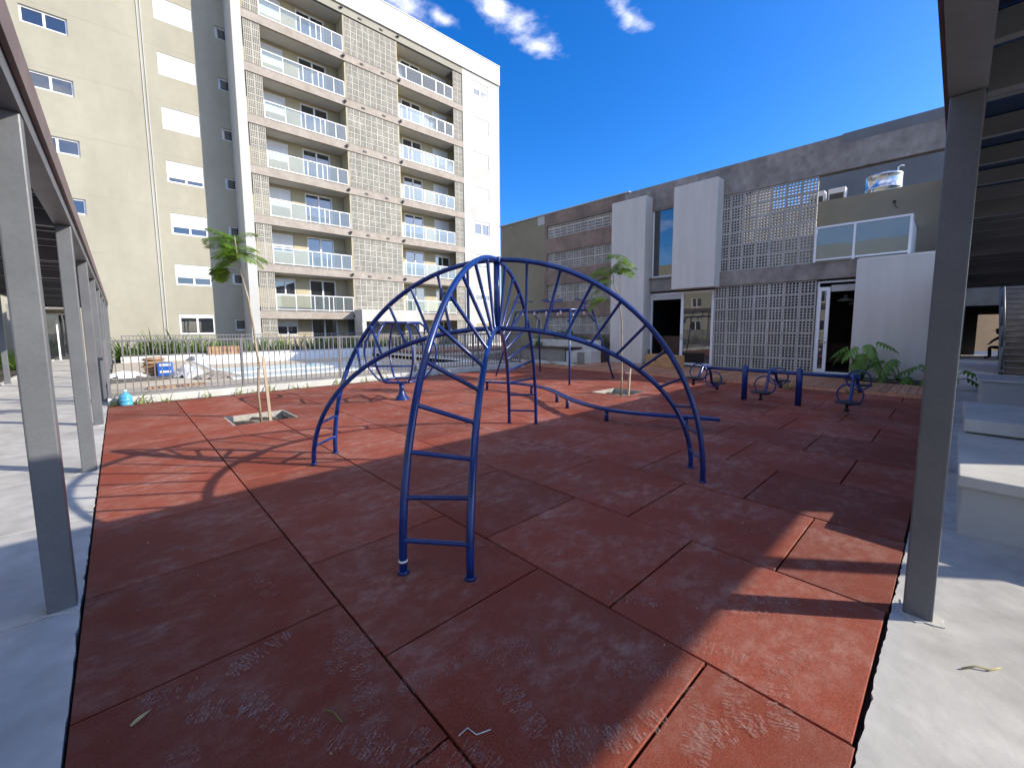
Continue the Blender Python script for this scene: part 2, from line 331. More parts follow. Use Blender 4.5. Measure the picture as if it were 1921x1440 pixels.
# red rubber playground: 1 m tiles in running bond on a dark bed, with two planting pits left open
X0, Y0, X1, Y1 = -.24, .14, 11.55, 10.95
PITS = [(1.18, 2.1, 7.42, 8.32), (7.72, 8.64, 4.74, 5.6)]
bed = MB()
holes(bed, X0, X1, Y0, Y1, [(p[0]-.1, p[1]+.1, p[2]-.1, p[3]+.1) for p in PITS], lambda m, a, b, c, d: m.box(a, b, c, d, -.09, -.034))
floor = tag(bed.build('playground_floor', 'joint_dark'), kind='structure')
def cut(r, ps):
    out = [r]
    for p in ps:
        nx = []
        for (a, b, c, d) in out:
            if p[0] >= b or p[1] <= a or p[2] >= d or p[3] <= c: nx.append((a, b, c, d)); continue
            if p[0] > a: nx.append((a, p[0], c, d))
            if p[1] < b: nx.append((p[1], b, c, d))
            lo, hi = max(a, p[0]), min(b, p[1])
            if p[2] > c: nx.append((lo, hi, c, p[2]))
            if p[3] < d: nx.append((lo, hi, p[3], d))
        out = nx
    return out
G = .0055
rr = random.Random(3)
for i in range(12):
    a, b = X0+i, min(X0+i+1, X1)
    off = 2.145 if i == 0 else (1.69-.0 if i == 1 else None)
    st = (.14-(1-.0)+.0) if False else 0
    y = (.65 if i % 2 else .15) - 1 + .0
    while y < Y1:
        c, d = max(y, Y0), min(y+1, Y1)
        if d-c > .05 and c < Y1:
            m = MB()
            for q in cut((a+G, b-G, c+G, d-G), PITS): 
                x0, x1, y0, y1 = q; e = .003; z = -.034; zt = rr.uniform(-.003, .002)
                m.add([(x0, y0, z), (x1, y0, z), (x1, y1, z), (x0, y1, z), (x0, y0, zt-e), (x1, y0, zt-e), (x1, y1, zt-e), (x0, y1, zt-e), (x0+e, y0+e, zt), (x1-e, y0+e, zt), (x1-e, y1-e, zt), (x0+e, y1-e, zt)],
                      [(0, 1, 5, 4), (1, 2, 6, 5), (2, 3, 7, 6), (3, 0, 4, 7), (4, 5, 9, 8), (5, 6, 10, 9), (6, 7, 11, 10), (7, 4, 8, 11), (8, 9, 10, 11)])
            m.build('rubber_tile', 'rubber_red', floor)
        y += 1
# boot prints left in the dust on the tiles
def sole(seed, ring=True):
    r = random.Random(seed); m = MB()
    def w(t): return .052*math.sin(min(1, t*2.6+.25)*math.pi/2)*(1-.25*math.exp(-((t-.42)/.12)**2))*(1 if t < .8 else math.cos((t-.8)/.2*1.25))
    rows = [(.02+.047*q, .02+.047*q+.03) for q in range(7)]+[(.44+.045*q, .44+.045*q+.03) for q in range(12)]
    for k, (a, b) in enumerate(rows):
        n = 3+k % 2; sl = .018*(1 if (k//2) % 2 else -1)
        for j in range(n):
            if r.random() < .22: continue
            u0, u1 = -1+2*j/n+.05, -1+2*(j+1)/n-.05
            P = []
            for (u, t) in ((u0, a), (u1, a), (u1, b), (u0, b)): P.append((w(t)*u, (t-.5)*.29+sl*u*.4, 0))
            m.add(P, [(0, 1, 2, 3)])
    if ring:
        for k in range(10):
            a0, a1 = k/10*6.283, (k+.75)/10*6.283
            for (ra, rb) in ((.012, .02),):
                m.add([(ra*math.cos(a0), .065+ra*math.sin(a0), 0), (rb*math.cos(a0), .065+rb*math.sin(a0), 0), (rb*math.cos(a1), .065+rb*math.sin(a1), 0), (ra*math.cos(a1), .065+ra*math.sin(a1), 0)], [(0, 1, 2, 3)])
    return m.mesh('footprint', 'dust_print')
soles = [sole(1), sole(2), sole(3, False), sole(4)]
FP = [(1.29, 1.22, .9), (1.13, 1.28, .5), (.30, 1.72, .3), (.20, 1.82, .9), (.06, 2.03, 1.1), (.63, 1.82, -.6), (.69, 1.72, -.4), (.57, 1.24, .4), (.69, 1.12, .3), (1.66, .5, 1.9), (1.74, .37, 2.1), (1.42, .54, 1.7), (1.51, .46, 1.2), (1.10, .8, .8), (1.26, .7, 1.4), (2.44, .58, .5), (2.25, .64, .7), (.23, 3.41, .6), (1.49, .84, .9), (1.59, .69, -.9), (.42, 1.48, .8), (.85, 1.42, 1.2), (.05, 1.62, .2), (2.0, .4, 1.0), (1.85, .66, .6), (2.7, .8, .3), (1.02, 1.04, .1), (.1, 2.8, 1.1), (.5, 2.6, .4), (.36, 2.05, 1.6), (1.9, 1.1, .8), (3.2, .9, .7), (.8, .95, .5), (.95, .8, .9), (.6, 1.45, .1), (1.7, 2.1, .4), (3.4, 1.7, .2), (2.9, 2.2, 1.3)]
for k, (x, y, a) in enumerate(FP):
    put('footprint', soles[k % 4], floor, (x, y, .0045+.0003*(k % 5)), rz=a+.3*math.sin(k*3.1))
# concrete walkways in slabs; the edge against the rubber is ragged
def slab(par, x0, x1, y0, y1, rag=None):
    e = .006; poly = []
    if rag == 'y1':      # ragged far edge
        poly = [(x0+e, y0+e), (x1-e, y0+e)]; n = max(2, int((x1-x0)/.03)); r = random.Random(int(x0*91))
        for k in range(n+1): poly.append((x1-e-(x1-x0-2*e)*k/n, y1-abs(r.gauss(0, .003))-.007*max(0, math.sin(k*.37+x0*2))*r.random()))
    elif rag == 'x1':
        poly = [(x0+e, y0+e)]; n = max(2, int((y1-y0)/.05)); r = random.Random(int(y0*77))
        for k in range(n+1): poly.append((x1-abs(r.gauss(0, .005)), y0+e+(y1-y0-2*e)*k/n))
        poly += [(x0+e, y1-e)]
    else: poly = [(x0+e, y0+e), (x1-e, y0+e), (x1-e, y1-e), (x0+e, y1-e)]
    return MB().prism(poly, -.12, .0).build('concrete_slab', 'concrete_floor', par)
wl = tag(MB().box(-2.35, -.262, .14, 30.4, -.1, -.014).build('walkway', 'joint_dark'), kind='structure')
yy = .14
for k in range(22): slab(wl, -2.35, -.244, yy, min(yy+1.47, 30.4), 'x1' if k < 8 else None); yy += 1.47
wr = tag(MB().box(-2.35, 26, -3.3, .1, -.1, -.014).build('walkway', 'joint_dark'), kind='structure')
xx = -2.35
for wdt in (2.09, 4.5, 3.1, 3.1, 3.1, 3.1, 3.1, 3.1, 3.16): slab(wr, xx, xx+wdt, -3.3, .14, 'y1'); xx += wdt
bk = tag(MB().box(-6, 26, -12, -3.31, -.1, -.006).build('pavement', 'concrete_floor'), kind='structure')
ps = tag(MB().box(11.6, 40, .145, .3, -.1, -.003).box(14.98, 40, -12, -3.32, -.1, -.02).build('pavement', 'concrete_floor'), kind='structure')
# garden bed left of the walkway and along the tower, grass
tag(MB().box(-9, -2.37, .2, 30.4, -.1, .02).build('garden_soil', 'soil'), kind='structure')
tag(MB().box(-2.44, -2.36, .2, 30.4, -.1, .05).build('kerb', 'concrete_light'), kind='structure')
tag(MB().box(-.2, 24.0, 24.08, 28.4, -.1, .16).build('garden_soil', 'soil'), kind='structure')
tag(MB().box(-.24, 11.0, 10.955, 11.22, -.1, -.02).build('soil_strip', 'soil'), kind='structure')
tag(MB().box(13.34, 14.18, .3, 1.9, -.1, .03).build('garden_soil', 'soil'), kind='structure')
# pool terrace behind the fence
pl = MB(); holes(pl, -.22, 11.2, 11.5, 23.6, [(2.36, 10.35, 13.66, 23.61)], lambda m, a, b, c, d: m.box(a, b, c, d, -.1, .1)); tag(pl.build('pool_terrace', 'sand_deck'), kind='structure')
tag(MB().box(11.2, 24, 17.2, 23.6, -.1, .1).build('pool_terrace', 'sand_deck'), kind='structure')
POOL = thing('swimming_pool', 'empty swimming pool with pale rim and light blue steps behind the fence', 'pool', (6.3, 18, -.5))
MB().box(2.2, 10.5, 13.5, 22.7, -.5, -.06).build('basin', 'sand_deck', POOL)
pw = MB().box(2.2, 2.35, 13.5, 22.7, -.2, .125).box(10.35, 10.5, 13.5, 22.7, -.2, .125).box(2.35, 10.35, 22.5, 23.6, -.2, .3).box(2.35, 10.35, 13.5, 13.65, -.2, .125)
pw.build('rim', 'pool_white', POOL, bevel=.02)
ps_ = MB().box(2.36, 6.3, 13.66, 15.3, -.2, .05).box(2.36, 8.2, 16.9, 18.9, -.2, .0)
ps_.build('steps', 'pool_blue', POOL, bevel=.02)
fw = MB().box(.0, 24, 23.62, 24.06, -.1, .34); tag(fw.build('low_wall', 'plaster_white', bevel=.02), 'low white wall on the far side of the pool below the far fence', 'wall')
# wooden deck in front of the community building: short planks laid towards the facade
dk = tag(MB().box(11.62, 13.3, .35, 13.3, -.1, .03).box(13.3, 14.1, 1.95, 13.3, -.1, .03).build('wooden_deck', 'joint_dark'), kind='structure')
pk = [MB().box(11.58, 14.12, -.068, .068, .03, .075).mesh('plank', 'deck_wood'), MB().box(11.58, 13.32, -.068, .068, .03, .075).mesh('plank', 'deck_wood')]
y = .42
rr = random.Random(5)
while y < 13.3:
    put('plank', pk[1 if y < 1.95 else 0], dk, (0, y, rr.uniform(0, .004))); y += .144
edge = MB().box(11.545, 11.575, .35, 13.3, -.1, .06).build('edge_board', 'deck_wood', dk)
dk2 = tag(MB().box(11.4, 19, 19.2, 22.6, .1, .22).build('wooden_deck', 'joint_dark'), kind='structure')
pk2 = MB().box(-.11, .11, 19.17, 22.62, .22, .25).mesh('plank', 'deck_wood'); fb = MB().box(-.105, .105, 19.12, 19.165, .0, .25).mesh('skirt_board', 'deck_wood')
x = 11.55
while x < 19: put('plank', pk2, dk2, (x, 0, 0)); put('skirt_board', fb, dk2, (x, 0, 0)); x += .235

# ================================================================== CANOPIES
def canopy(name, label, along, start, end, inner, outer, posts, inn, zt=2.47):
    """steel covered way. along 'y': inner/outer are x values; along 'x': they are y values"""
    base = (inner, start, 0) if along == 'y' else (start, inner, 0)
    t = thing(name, label, 'canopy', base)
    def B(m, a0, a1, c0, c1, z0, z1):       # a along, c across
        return m.box(c0, c1, a0, a1, z0, z1) if along == 'y' else m.box(a0, a1, c0, c1, z0, z1)
    sg = 1 if inner > outer else -1
    for p in posts:
        for c in (inner, outer):
            w = .055
            o = B(MB(), p-.05, p+.05, c-w, c+w, -.02, zt).build('post', 'steel_grey', t, bevel=.008)
        if True:
            B(MB(), p-.035, p+.035, outer+.06, inner-.06, zt-.02, zt+.155).build('cross_beam', 'steel_grey', t)
    gr = random.Random(len(posts))
    for p in posts:
        poly = []
        for q in range(18):
            a = q/18*6.283; rad = (.085 if q % 4 else .1)*gr.uniform(.85, 1.3); poly.append((p+rad*math.cos(a), inner+rad*math.sin(a)))
        if along == 'y': poly = [(min(b, inner+.066), a) for a, b in poly][::-1]
        else: poly = [(a, min(b, inner+.09)) for a, b in poly]
        MB().prism(poly, .0005, .005).build('grout', 'concrete_light', t)
    for c in (inner, outer): B(MB(), start, end, c-.06, c+.06, zt, zt+.20).build('edge_beam', 'steel_grey', t)
    o = .085
    B(MB(), start, end, inner+.063, inner+o, zt+.10, zt+.285).build('fascia', 'fascia_brown', t)
    B(MB(), start, end, outer-o, outer-.063, zt+.10, zt+.285).build('fascia', 'fascia_brown', t)
    # joists across, glass sheets above
    n = int((end-start)/.62); st = (end-start)/n
    for k in range(n):
        a = start+st*k
        B(MB(), a-.025, a+.025, outer+.06, inner-.06, zt+.10, zt+.205).build('joist', 'steel_grey', t)
        B(MB(), a+.002, a+st-.002, outer-.06, inner+.06, zt+.212, zt+.225).build('roof_sheet', 'roof_glass', t)
    return t
cl_ = canopy('walkway_canopy', 'long grey steel canopy over the left walkway running to the tower', 'y', .18, 26.7, -.315, -2.3, [.21+2.93*k for k in range(10)], None)
cr_ = canopy('walkway_canopy', 'grey steel canopy with dark glass roof over the right walkway', 'x', -2.4, 17.1, .042, -3.0, [-2.3, 2.85, 5.97, 9.1, 12.2, 15.3, 17.0], None)

# ================================================================== APARTMENT TOWER (faces -y)
TW = thing('apartment_tower', 'eight storey beige apartment tower with balconies and breeze block screens', 'building', (6, 30.5, 0))
FH = 2.8; WY = 30.5; BY = 28.7; DY = 30.0
def yb(y0, y1): return lambda m, a, b, c, d: m.box(a, b, y0, y1, c, d)
wins = []
for k in range(8):
    z = FH*k; wins += [(2.62, 4.28, 1.2+z, 2.34+z), (5.32, 5.91, 1.4+z, 2.07+z)]
    wins.append((-2.25, -.7, 1.63+z, 2.38+z))
    wins.append((-5.6, -3.95, 1.2+z, 2.34+z))
wins[2] = (-2.62, -1.75, 0, 2.3)      # entrance at the end of the walkway
wall = MB(); holes(wall, -16, 6.02, 0, 23.6, wins, yb(WY, WY+.3)); wall.box(-16, 6.02, WY+.9, 42, 0, 23.6); wall.build('wall', 'plaster_olive', TW)
frame_cache = {}
def window(par, x0, x1, z0, z1, y, shut=0., box=False, mull=1, pane='pane_dark', sash=.05):
    """white sliding window: frame part with panes and roller shutter as sub-parts; y = outer face of the frame"""
    w, h = x1-x0, z1-z0; t = sash
    m = MB().box(x0, x1, y, y+.08, z0, z0+t).box(x0, x1, y, y+.08, z1-t, z1).box(x0, x0+t, y+.002, y+.078, z0+t, z1-t).box(x1-t, x1, y+.002, y+.078, z0+t, z1-t)
    top = z1-t
    if box: m.box(x0+t, x1-t, y-.012, y+.07, z1-.2, z1-t); top = z1-.2
    n = mull+1
    for k in range(1, n): c = x0+w*k/n; m.box(c-t*.6, c+t*.6, y+.006, y+.07, z0+t, top)
    f = m.build('window', 'white_frame', par)
    for k in range(n):
        a, b = x0+w*k/n+(t if k == 0 else t*.6), x0+w*(k+1)/n-(t if k == n-1 else t*.6)
        MB().box(a, b, y+.045, y+.055, z0+t, top).build('pane', pane, f)
    if shut > 0:
        s = MB(); zb = top-(top-z0-t)*shut; q = int((top-zb)/.055)+1
        for k in range(q):
            a = zb+(top-zb)*k/q; b = zb+(top-zb)*(k+1)/q-.004; s.box(x0+t*.7, x1-t*.7, y+.012, y+.034, a, b)
        s.box(x0+t*.7, x1-t*.7, y+.02, y+.03, zb, top)
        s.build('shutter', 'white_shutter', f)
    return f
rw = random.Random(11)
shut_left = [0, .6, .62, .78, 1, 1, 1, 1]
for k in range(8):
    z = FH*k
    window(TW, 2.62, 4.28, 1.2+z, 2.34+z, WY+.03, shut_left[k], True, sash=.075)
    window(TW, 5.32, 5.91, 1.4+z, 2.07+z, WY+.10, mull=0, sash=.075)
    if k: window(TW, -2.25, -.7, 1.63+z, 2.38+z, WY+.08, sash=.075)
    window(TW, -5.6, -3.95, 1.2+z, 2.34+z, WY+.05, 0, True, sash=.075)
    if k < 7: MB().box(-15.9, 5.2, WY-.004, WY+.02, 2.62+z, 2.632+z).build('wall_joint', 'plaster_header', TW)
for x in (1.93, 2.07): MB().box(x-.02, x+.02, WY-.035, WY-.0, 0, 23.4).build('drain_pipe', 'plaster_cream', TW)
d = MB().box(-2.62, -2.54, WY+.05, WY+.15, 0, 2.3).box(-1.83, -1.75, WY+.05, WY+.15, 0, 2.3).box(-2.54, -1.83, WY+.05, WY+.15, 2.22, 2.3).box(-2.2, -2.14, WY+.06, WY+.14, 0, 2.22).build('entrance_door', 'white_frame', TW)
MB().box(-2.14, -1.83, WY+.1, WY+.11, 0, 2.22).build('pane', 'pane_dark', d); MB().box(-2.54, -2.2, WY+.1, WY+.11, 0, 2.22).build('pane', 'pane_dark', d)
MB().box(-3.4, -2.75, WY-2.6, WY-.03, 0, 2.6).box(-1.6, -1.45, WY-2.6, WY-.03, 2.3, 2.6).box(-2.75, -1.6, WY-2.6, WY-.03, 2.42, 2.6).build('entrance_porch', 'concrete_grey', TW)

# projecting balcony block
MB().box(5.81, 6.3, BY, 30.499, 0, 22.24).build('end_pier', 'plaster_cream', TW, bevel=.01)
ops = []
for k in range(8):
    z = (2.6+FH*(k-1)) if k else 0.05
    zt = z+2.15
    ops += [(7.5, 8.75, z+1.0, z+2.12), (9.6, 11.35, z, zt), (16.85, 18.55, z, zt), (19.55, 21.0, z+1.0, z+2.12)]
rec = MB(); holes(rec, 6.3, 12.1, 0, 22.2, ops, yb(DY, DY+.2)); rec.build('balcony_wall', 'plaster_yellow', TW)
rec = MB(); holes(rec, 15.9, 21.6, 0, 22.2, ops, yb(DY, DY+.2)); rec.build('balcony_wall', 'plaster_yellow', TW)
MB().box(12.1, 15.9, 29.9, 30.1, 0, 22.2).build('stair_wall', 'plaster_grey', TW)
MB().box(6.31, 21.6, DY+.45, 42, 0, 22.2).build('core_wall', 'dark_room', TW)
MB().box(12.08, 12.2, 28.78, 29.9, 2.1, 22.2).build('partition_wall', 'plaster_yellow', TW); MB().box(15.82, 15.94, 28.78, 29.9, 2.1, 22.2).build('partition_wall', 'plaster_yellow', TW)
RWX = (22.7, 24.35)
wopen = [(RWX[0], RWX[1], 1.0+FH*k, 2.1+FH*k) for k in range(8)]
rwall = MB(); holes(rwall, 21.65, 25.6, 0, 22.24, wopen, yb(BY, BY+.3)); rwall.box(21.65, 25.6, BY+.7, 42, 0, 22.24); rwall.box(25.3, 25.6, BY+.3, BY+.7, 0, 22.24); rwall.box(21.65, 21.9, BY+.3, BY+.7, 0, 22.24)
rwall.build('wall', 'plaster_cream', TW)
for k in range(8): window(TW, *RWX, 1.0+FH*k, 2.1+FH*k, BY+.05, [0, .5, .8, 0, 1, 1, 1, .45][k], True, sash=.075)
par = MB().box(5.81, 25.6, BY-.12, 29.2, 22.25, 23.75).box(5.78, 25.63, BY-.16, 29.25, 23.75, 23.82).box(25.25, 25.6, 29.2, 42, 22.25, 23.75)
par.build('parapet', 'plaster_white', TW)
MB().box(-16, 5.8, WY-.03, WY+.3, 23.6, 23.8).build('parapet_cap', 'plaster_cream', TW)
MB().box(6.3, 21.64, BY, 30, 21.76, 22.24).build('header_beam', 'plaster_header', TW)
# breeze block with 4 x 4 openings, 1 x 1 m so that copies are scaled to size
def breeze(name, mat, depth):
    m = MB(); e = .098; b = .072; n = 4; p = (1-2*e-(n-1)*b)/n
    xs = [0, e]; c = e
    bars = [(0.006, e)]
    for k in range(n-1): a = e+(k+1)*p+k*b; bars.append((a, a+b))
    bars.append((1-e, .994))
    for a, c in bars: m.box(a, c, 0, depth, .006, .994)
    for a, c in bars: m.box(.006, .994, .003, depth-.003, a, c)
    return m.mesh(name, mat)
BBm = breeze('breeze_block', 'block_beige', .09)
spots_main = []; spots_more = []
for k in range(8):
    zs = 2.6+FH*(k-1) if k else .1
    for s in (0,):
        cols = [(12.17+.4122*i, .4122) for i in range(9)]
        if k >= 1:
            for (x, w) in cols:
                for j in range(6): (spots_main if k < 6 else spots_more).append((x, zs+j*2.29/6, w, 2.29/6))
    nr = 6 if k else 5; hh = 2.29 if k else 1.98
    for x0 in (6.38, 20.78):
        for i in range(2):
            for j in range(nr): spots_more.append((x0+.415*i, zs+j*hh/nr, .415, hh/nr))
for (x, z, w, h) in spots_main[:288]:
    put('breeze_block', BBm, TW, (x, BY+.06, z), scale=(w, 1, h))
big = MB()
vs = [v.co.copy() for v in BBm.vertices]; fs = [tuple(p.vertices) for p in BBm.polygons]
for (x, z, w, h) in spots_more+spots_main[288:]:
    big.add([(x+v.x*w, BY+.06+v.y, z+v.z*h) for v in vs], fs)
tag(big.build('breeze_screens', 'block_beige', TW), kind='stuff')
# slabs, railings, doors, windows, wall lamps
for k in range(8):
    zt = 2.6+FH*(k-1)
    if k:
        MB().box(6.3, 21.64, BY, 29.98, zt-.5, zt-.005).build('floor_slab', 'concrete_pink', TW, bevel=.01)
        MB().box(6.31, 21.63, BY-.012, BY-.001, zt-.03, zt-.006).build('slab_trim', 'concrete_grey', TW)
    z = zt if k else .05
    ceil = z+2.28 if k else 2.1
    if k: MB().box(7.2, 12.07, BY+.13, 29.97, ceil-.0, ceil+.015).build('ceiling', 'ceiling_white', TW); MB().box(15.95, 20.76, BY+.13, 29.97, ceil-.0, ceil+.015).build('ceiling', 'ceiling_white', TW)
    sh = [.35, .25, .72, 1, 1, 1, 1, 1][k]; sh2 = [.3, .1, .1, 1, 1, 1, 1, .3][k]
    window(TW, 7.5, 8.75, z+1.0, z+2.12, DY+.03, sh if k > 1 else (0 if k else .4), True, sash=.07)
    window(TW, 19.55, 21.0, z+1.0, z+2.12, DY+.03, sh2 if k > 2 else 0, True, sash=.07)
    for (a, b) in ((9.6, 11.35), (16.85, 18.55)):
        f = window(TW, a, b, z, z+2.15, DY+.03, 0, False, sash=.085, pane='pane_dark'); f.name = 'balcony_door'
    if k:
        for (a, b, gaps) in ((7.22, 12.05, (0, .235, .47, .66, .72, .86, 1)), (15.97, 20.75, (0, .14, .42, .68, .84, 1))):
            y = BY+.09; m = MB().box(a, b, y, y+.05, z+.98, z+1.03).box(a, b, y+.005, y+.045, z+.06, z+.1)
            for q in gaps: x = a+.02+(b-a-.04)*q; m.box(x-.02, x+.02, y+.004, y+.046, z-.01, z+.98)
            f = m.build('balcony_railing', 'white_frame', TW)
            for i in range(len(gaps)-1):
                MB().box(a+.05+(b-a-.04)*gaps[i], a-.01+(b-a-.04)*gaps[i+1], y+.02, y+.03, z+.1, z+.98).build('glass_pane', 'pane_frost', f)
        for x in (12.0, 16.0):
            MB().box(x-.05, x+.07, BY-.16, BY-.03, zt-.3, zt-.18).box(x-.02, x+.02, BY-.06, BY, zt-.28, zt-.2).box(x-.03, x+.04, BY-.1, BY-.05, zt-.38, zt-.3).build('wall_lamp', 'black_rubber', TW)
        for x in (13.25, 14.75): MB().box(x-.11, x+.11, BY-.05, BY-.001, zt-.32, zt-.22).build('vent_cover', 'tarp_dark', TW)
for x in (12.0, 16.0): MB().box(x-.05, x+.07, BY-.16, BY-.03, 22.0, 22.12).box(x-.02, x+.02, BY-.06, BY, 22.02, 22.1).build('wall_lamp', 'black_rubber', TW)
for x in (13.25, 14.75): MB().box(x-.11, x+.11, BY-.05, BY-.001, 21.9, 22.0).build('vent_cover', 'tarp_dark', TW)
MB().box(12.0, 16.7, 27.4, 28.69, 1.95, 2.75).box(12.0, 12.3, 27.42, 28.69, 0, 1.95).box(16.35, 16.7, 27.42, 28.69, 0, 1.95).build('entrance_porch', 'concrete_light', TW, bevel=.015)
MB().box(12.2, 15.9, 28.75, 28.9, 0, 1.95).build('entrance_wall', 'concrete_grey', TW)

# ================================================================== COMMUNITY BUILDING (faces -x)
CB = thing('community_building', 'two storey concrete building with white panels and breeze block screens on the right', 'building', (14.7, 6, 0))
FX = 14.7
def xb(x0, x1): return lambda m, a, b, c, d: m.box(x0, x1, a, b, c, d)
# bare concrete frame: parapet beam, brown wall with block strips, beams
MB().box(FX, FX+.26, .2, 9.2, 5.66, 6.6).build('parapet_beam', 'concrete_raw', CB, bevel=.012)
MB().box(FX-.004, FX+.25, .2, 2.5, 6.36, 6.62).build('parapet_coat', 'plaster_grey', CB)
strips = [(9.5, 13.25, 5.50, 6.06), (9.5, 13.25, 4.06, 4.84), (9.5, 13.25, 2.64, 3.40), (9.5, 13.25, 1.18, 1.95)]
m = MB(); holes(m, 9.2, 13.4, 0, 6.6, strips, xb(FX, FX+.26)); m.build('wall', 'concrete_brown', CB)
MB().box(FX-.03, FX+.26, 9.0, 16.5, 6.601, 6.64).build('parapet_cap', 'plaster_cream', CB)
MB().box(FX+.03, FX+.26, 13.4, 16.45, 0, 6.6).build('wall', 'olive_wall', CB); MB().box(FX+.022, FX+.05, 13.42, 13.85, 6.2, 6.59).build('plaster_patch', 'plaster_cream', CB)
MB().box(FX+.26, 24, 16.2, 16.45, 0, 6.6).build('end_wall', 'olive_wall', CB)
MB().box(FX+.9, FX+1.0, 9.2, 13.4, 0, 6.5).build('inner_wall', 'plaster_grey', CB)
BG = breeze('breeze_block', 'block_grey', .08)
BGy = BG.copy(); 
def to_x(me, name):     # turn the block to face -x
    q = me.copy(); q.name = name
    for v in q.vertices: v.co = Vector((v.co.y, v.co.x, v.co.z))
    q.flip_normals(); return q
BGx = to_x(BG, 'breeze_block')
def screen(y0, y1, z0, z1, ny, nz, x, top=0):
    for i in range(ny):
        for j in range(nz):
            put('breeze_block', BGx, CB, (x, y0+(y1-y0)*i/ny, z0+(z1-z0)*j/nz), scale=(1, (y1-y0)/ny, (z1-z0)/nz))
screen(2.98, 5.68, 3.25, 5.66, 7, 6, FX+.03)
screen(2.87, 5.69, .10, 2.77, 7, 7, FX+.03)
for (a, b, c, d) in strips: screen(a, b, c, d, 10, 1 if d-c < .6 else 2, FX+.07)
# white projecting panels
MB().box(14.2, FX+.05, 8.02, 9.44, .08, 6.17).build('white_panel', 'panel_white', CB, bevel=.008)
MB().box(14.2, FX+.05, 5.53, 6.97, 2.75, 6.18).build('white_panel', 'panel_white', CB, bevel=.008)
MB().box(14.2, FX+.05, .48, 1.93, .10, 3.17).build('white_panel', 'panel_white', CB, bevel=.008)
MB().box(14.19, FX-.3, .44, 9.5, -.05, .08).build('plinth', 'concrete_grey', CB)
MB().box(FX-.1, FX+.26, 6.97, 8.02, 2.75, 3.2).build('beam', 'concrete_grey', CB, bevel=.008)
MB().box(FX-.02, FX+.26, 6.97, 8.02, 5.74, 5.8).build('lintel', 'concrete_grey', CB)
MB().box(FX-.04, FX+.26, 1.94, 5.70, 2.77, 3.24).build('beam', 'concrete_raw', CB, bevel=.01)
MB().box(FX-.16, FX+.1, 6.99, 8.0, 3.205, 3.26).build('window_sill', 'concrete_grey', CB)
def xframe(name, y0, y1, z0, z1, x, t=.07, mat='white_frame', bars=()):
    m = MB().box(x, x+.08, y0, y1, z0, z0+t).box(x, x+.08, y0, y1, z1-t, z1).box(x+.002, x+.078, y0, y0+t, z0+t, z1-t).box(x+.002, x+.078, y1-t, y1, z0+t, z1-t)
    for b in bars: m.box(x+.004, x+.076, b-t*.6, b+t*.6, z0+t, z1-t)
    return m.build(name, mat, CB)
f = xframe('window', 7.02, 8.0, 3.27, 5.73, FX+.02, .05); MB().box(FX+.055, FX+.065, 7.07, 7.95, 3.32, 5.68).build('pane', 'pane_dark', f)
f = xframe('glass_door', 5.72, 8.06, .09, 2.70, FX+.08, .08, bars=(6.82,)); MB().box(FX+.11, FX+.12, 5.8, 6.77, .17, 2.62).build('pane', 'pane_dark', f)
MB().box(FX+.085, FX+.15, 6.86, 7.98, 2.45, 2.615).build('shutter_box', 'concrete_light', f); MB().box(FX+.05, FX+.08, 6.80, 6.84, 1.0, 1.2).build('handle', 'tank_steel', f)
f = xframe('glass_door', 1.95, 2.86, .09, 2.72, FX+.1, .05)
MB().box(FX+.06, FX+.14, 2.55, 2.63, .12, 2.55).box(FX+.06, FX+.14, 2.75, 2.83, .12, 2.55).box(FX+.062, FX+.138, 2.63, 2.75, .12, .22).box(FX+.062, FX+.138, 2.63, 2.75, 2.45, 2.55).build('door_leaf', 'white_frame', f)
MB().box(FX+.095, FX+.105, 2.63, 2.75, .22, 2.45).build('pane', 'pane_dark', f); MB().box(FX+.0, FX+.06, 2.57, 2.6, .98, 1.01).box(FX+.0, FX+.02, 2.57, 2.7, .985, 1.005).build('handle', 'tank_steel', f)
MB().box(FX+.12, FX+.2, 1.98, 2.54, 2.42, 2.6).build('shutter_box', 'concrete_light', f)
# rooms behind
MB().box(FX+.3, 22, .3, 9.2, 2.8, 3.2).build('floor_slab', 'concrete_grey', CB)
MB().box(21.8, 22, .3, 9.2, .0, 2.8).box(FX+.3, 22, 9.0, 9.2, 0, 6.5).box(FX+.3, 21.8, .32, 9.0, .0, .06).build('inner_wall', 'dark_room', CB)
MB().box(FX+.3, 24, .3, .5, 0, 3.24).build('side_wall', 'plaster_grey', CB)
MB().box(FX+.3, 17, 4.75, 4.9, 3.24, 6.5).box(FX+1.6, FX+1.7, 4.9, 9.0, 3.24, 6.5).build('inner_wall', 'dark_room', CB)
# roof terrace: glass rail, beige back wall, dark wall behind
MB().box(16.5, 16.68, .3, 4.75, 3.24, 5.36).build('terrace_wall', 'plaster_olive', CB)
MB().box(16.68, 21, .3, 4.75, 4.95, 5.15).build('roof_slab', 'concrete_grey', CB)
MB().box(20.5, 20.7, .3, 4.2, 5.15, 7.7).build('upper_wall', 'plaster_grey', CB); MB().box(14.97, 20.5, .22, .4, 3.24, 5.66).build('side_wall', 'plaster_grey', CB)
rx = FX-.16
m = MB().box(rx, rx+.05, .95, 2.95, 4.16, 4.21).box(rx+.005, rx+.045, .95, 2.95, 3.28, 3.32)
for y in (.975, 2.07, 2.93): m.box(rx+.003, rx+.047, y-.025, y+.025, 3.24, 4.16)
m.box(rx+.05, 16.5, .955, .995, 4.165, 4.205).box(rx+.05, 16.5, .957, .993, 3.285, 3.315)
for k in range(9): m.box(rx+.2+k*.18, rx+.22+k*.18, .965, .985, 3.315, 4.165)
f = m.build('terrace_railing', 'white_frame', CB)
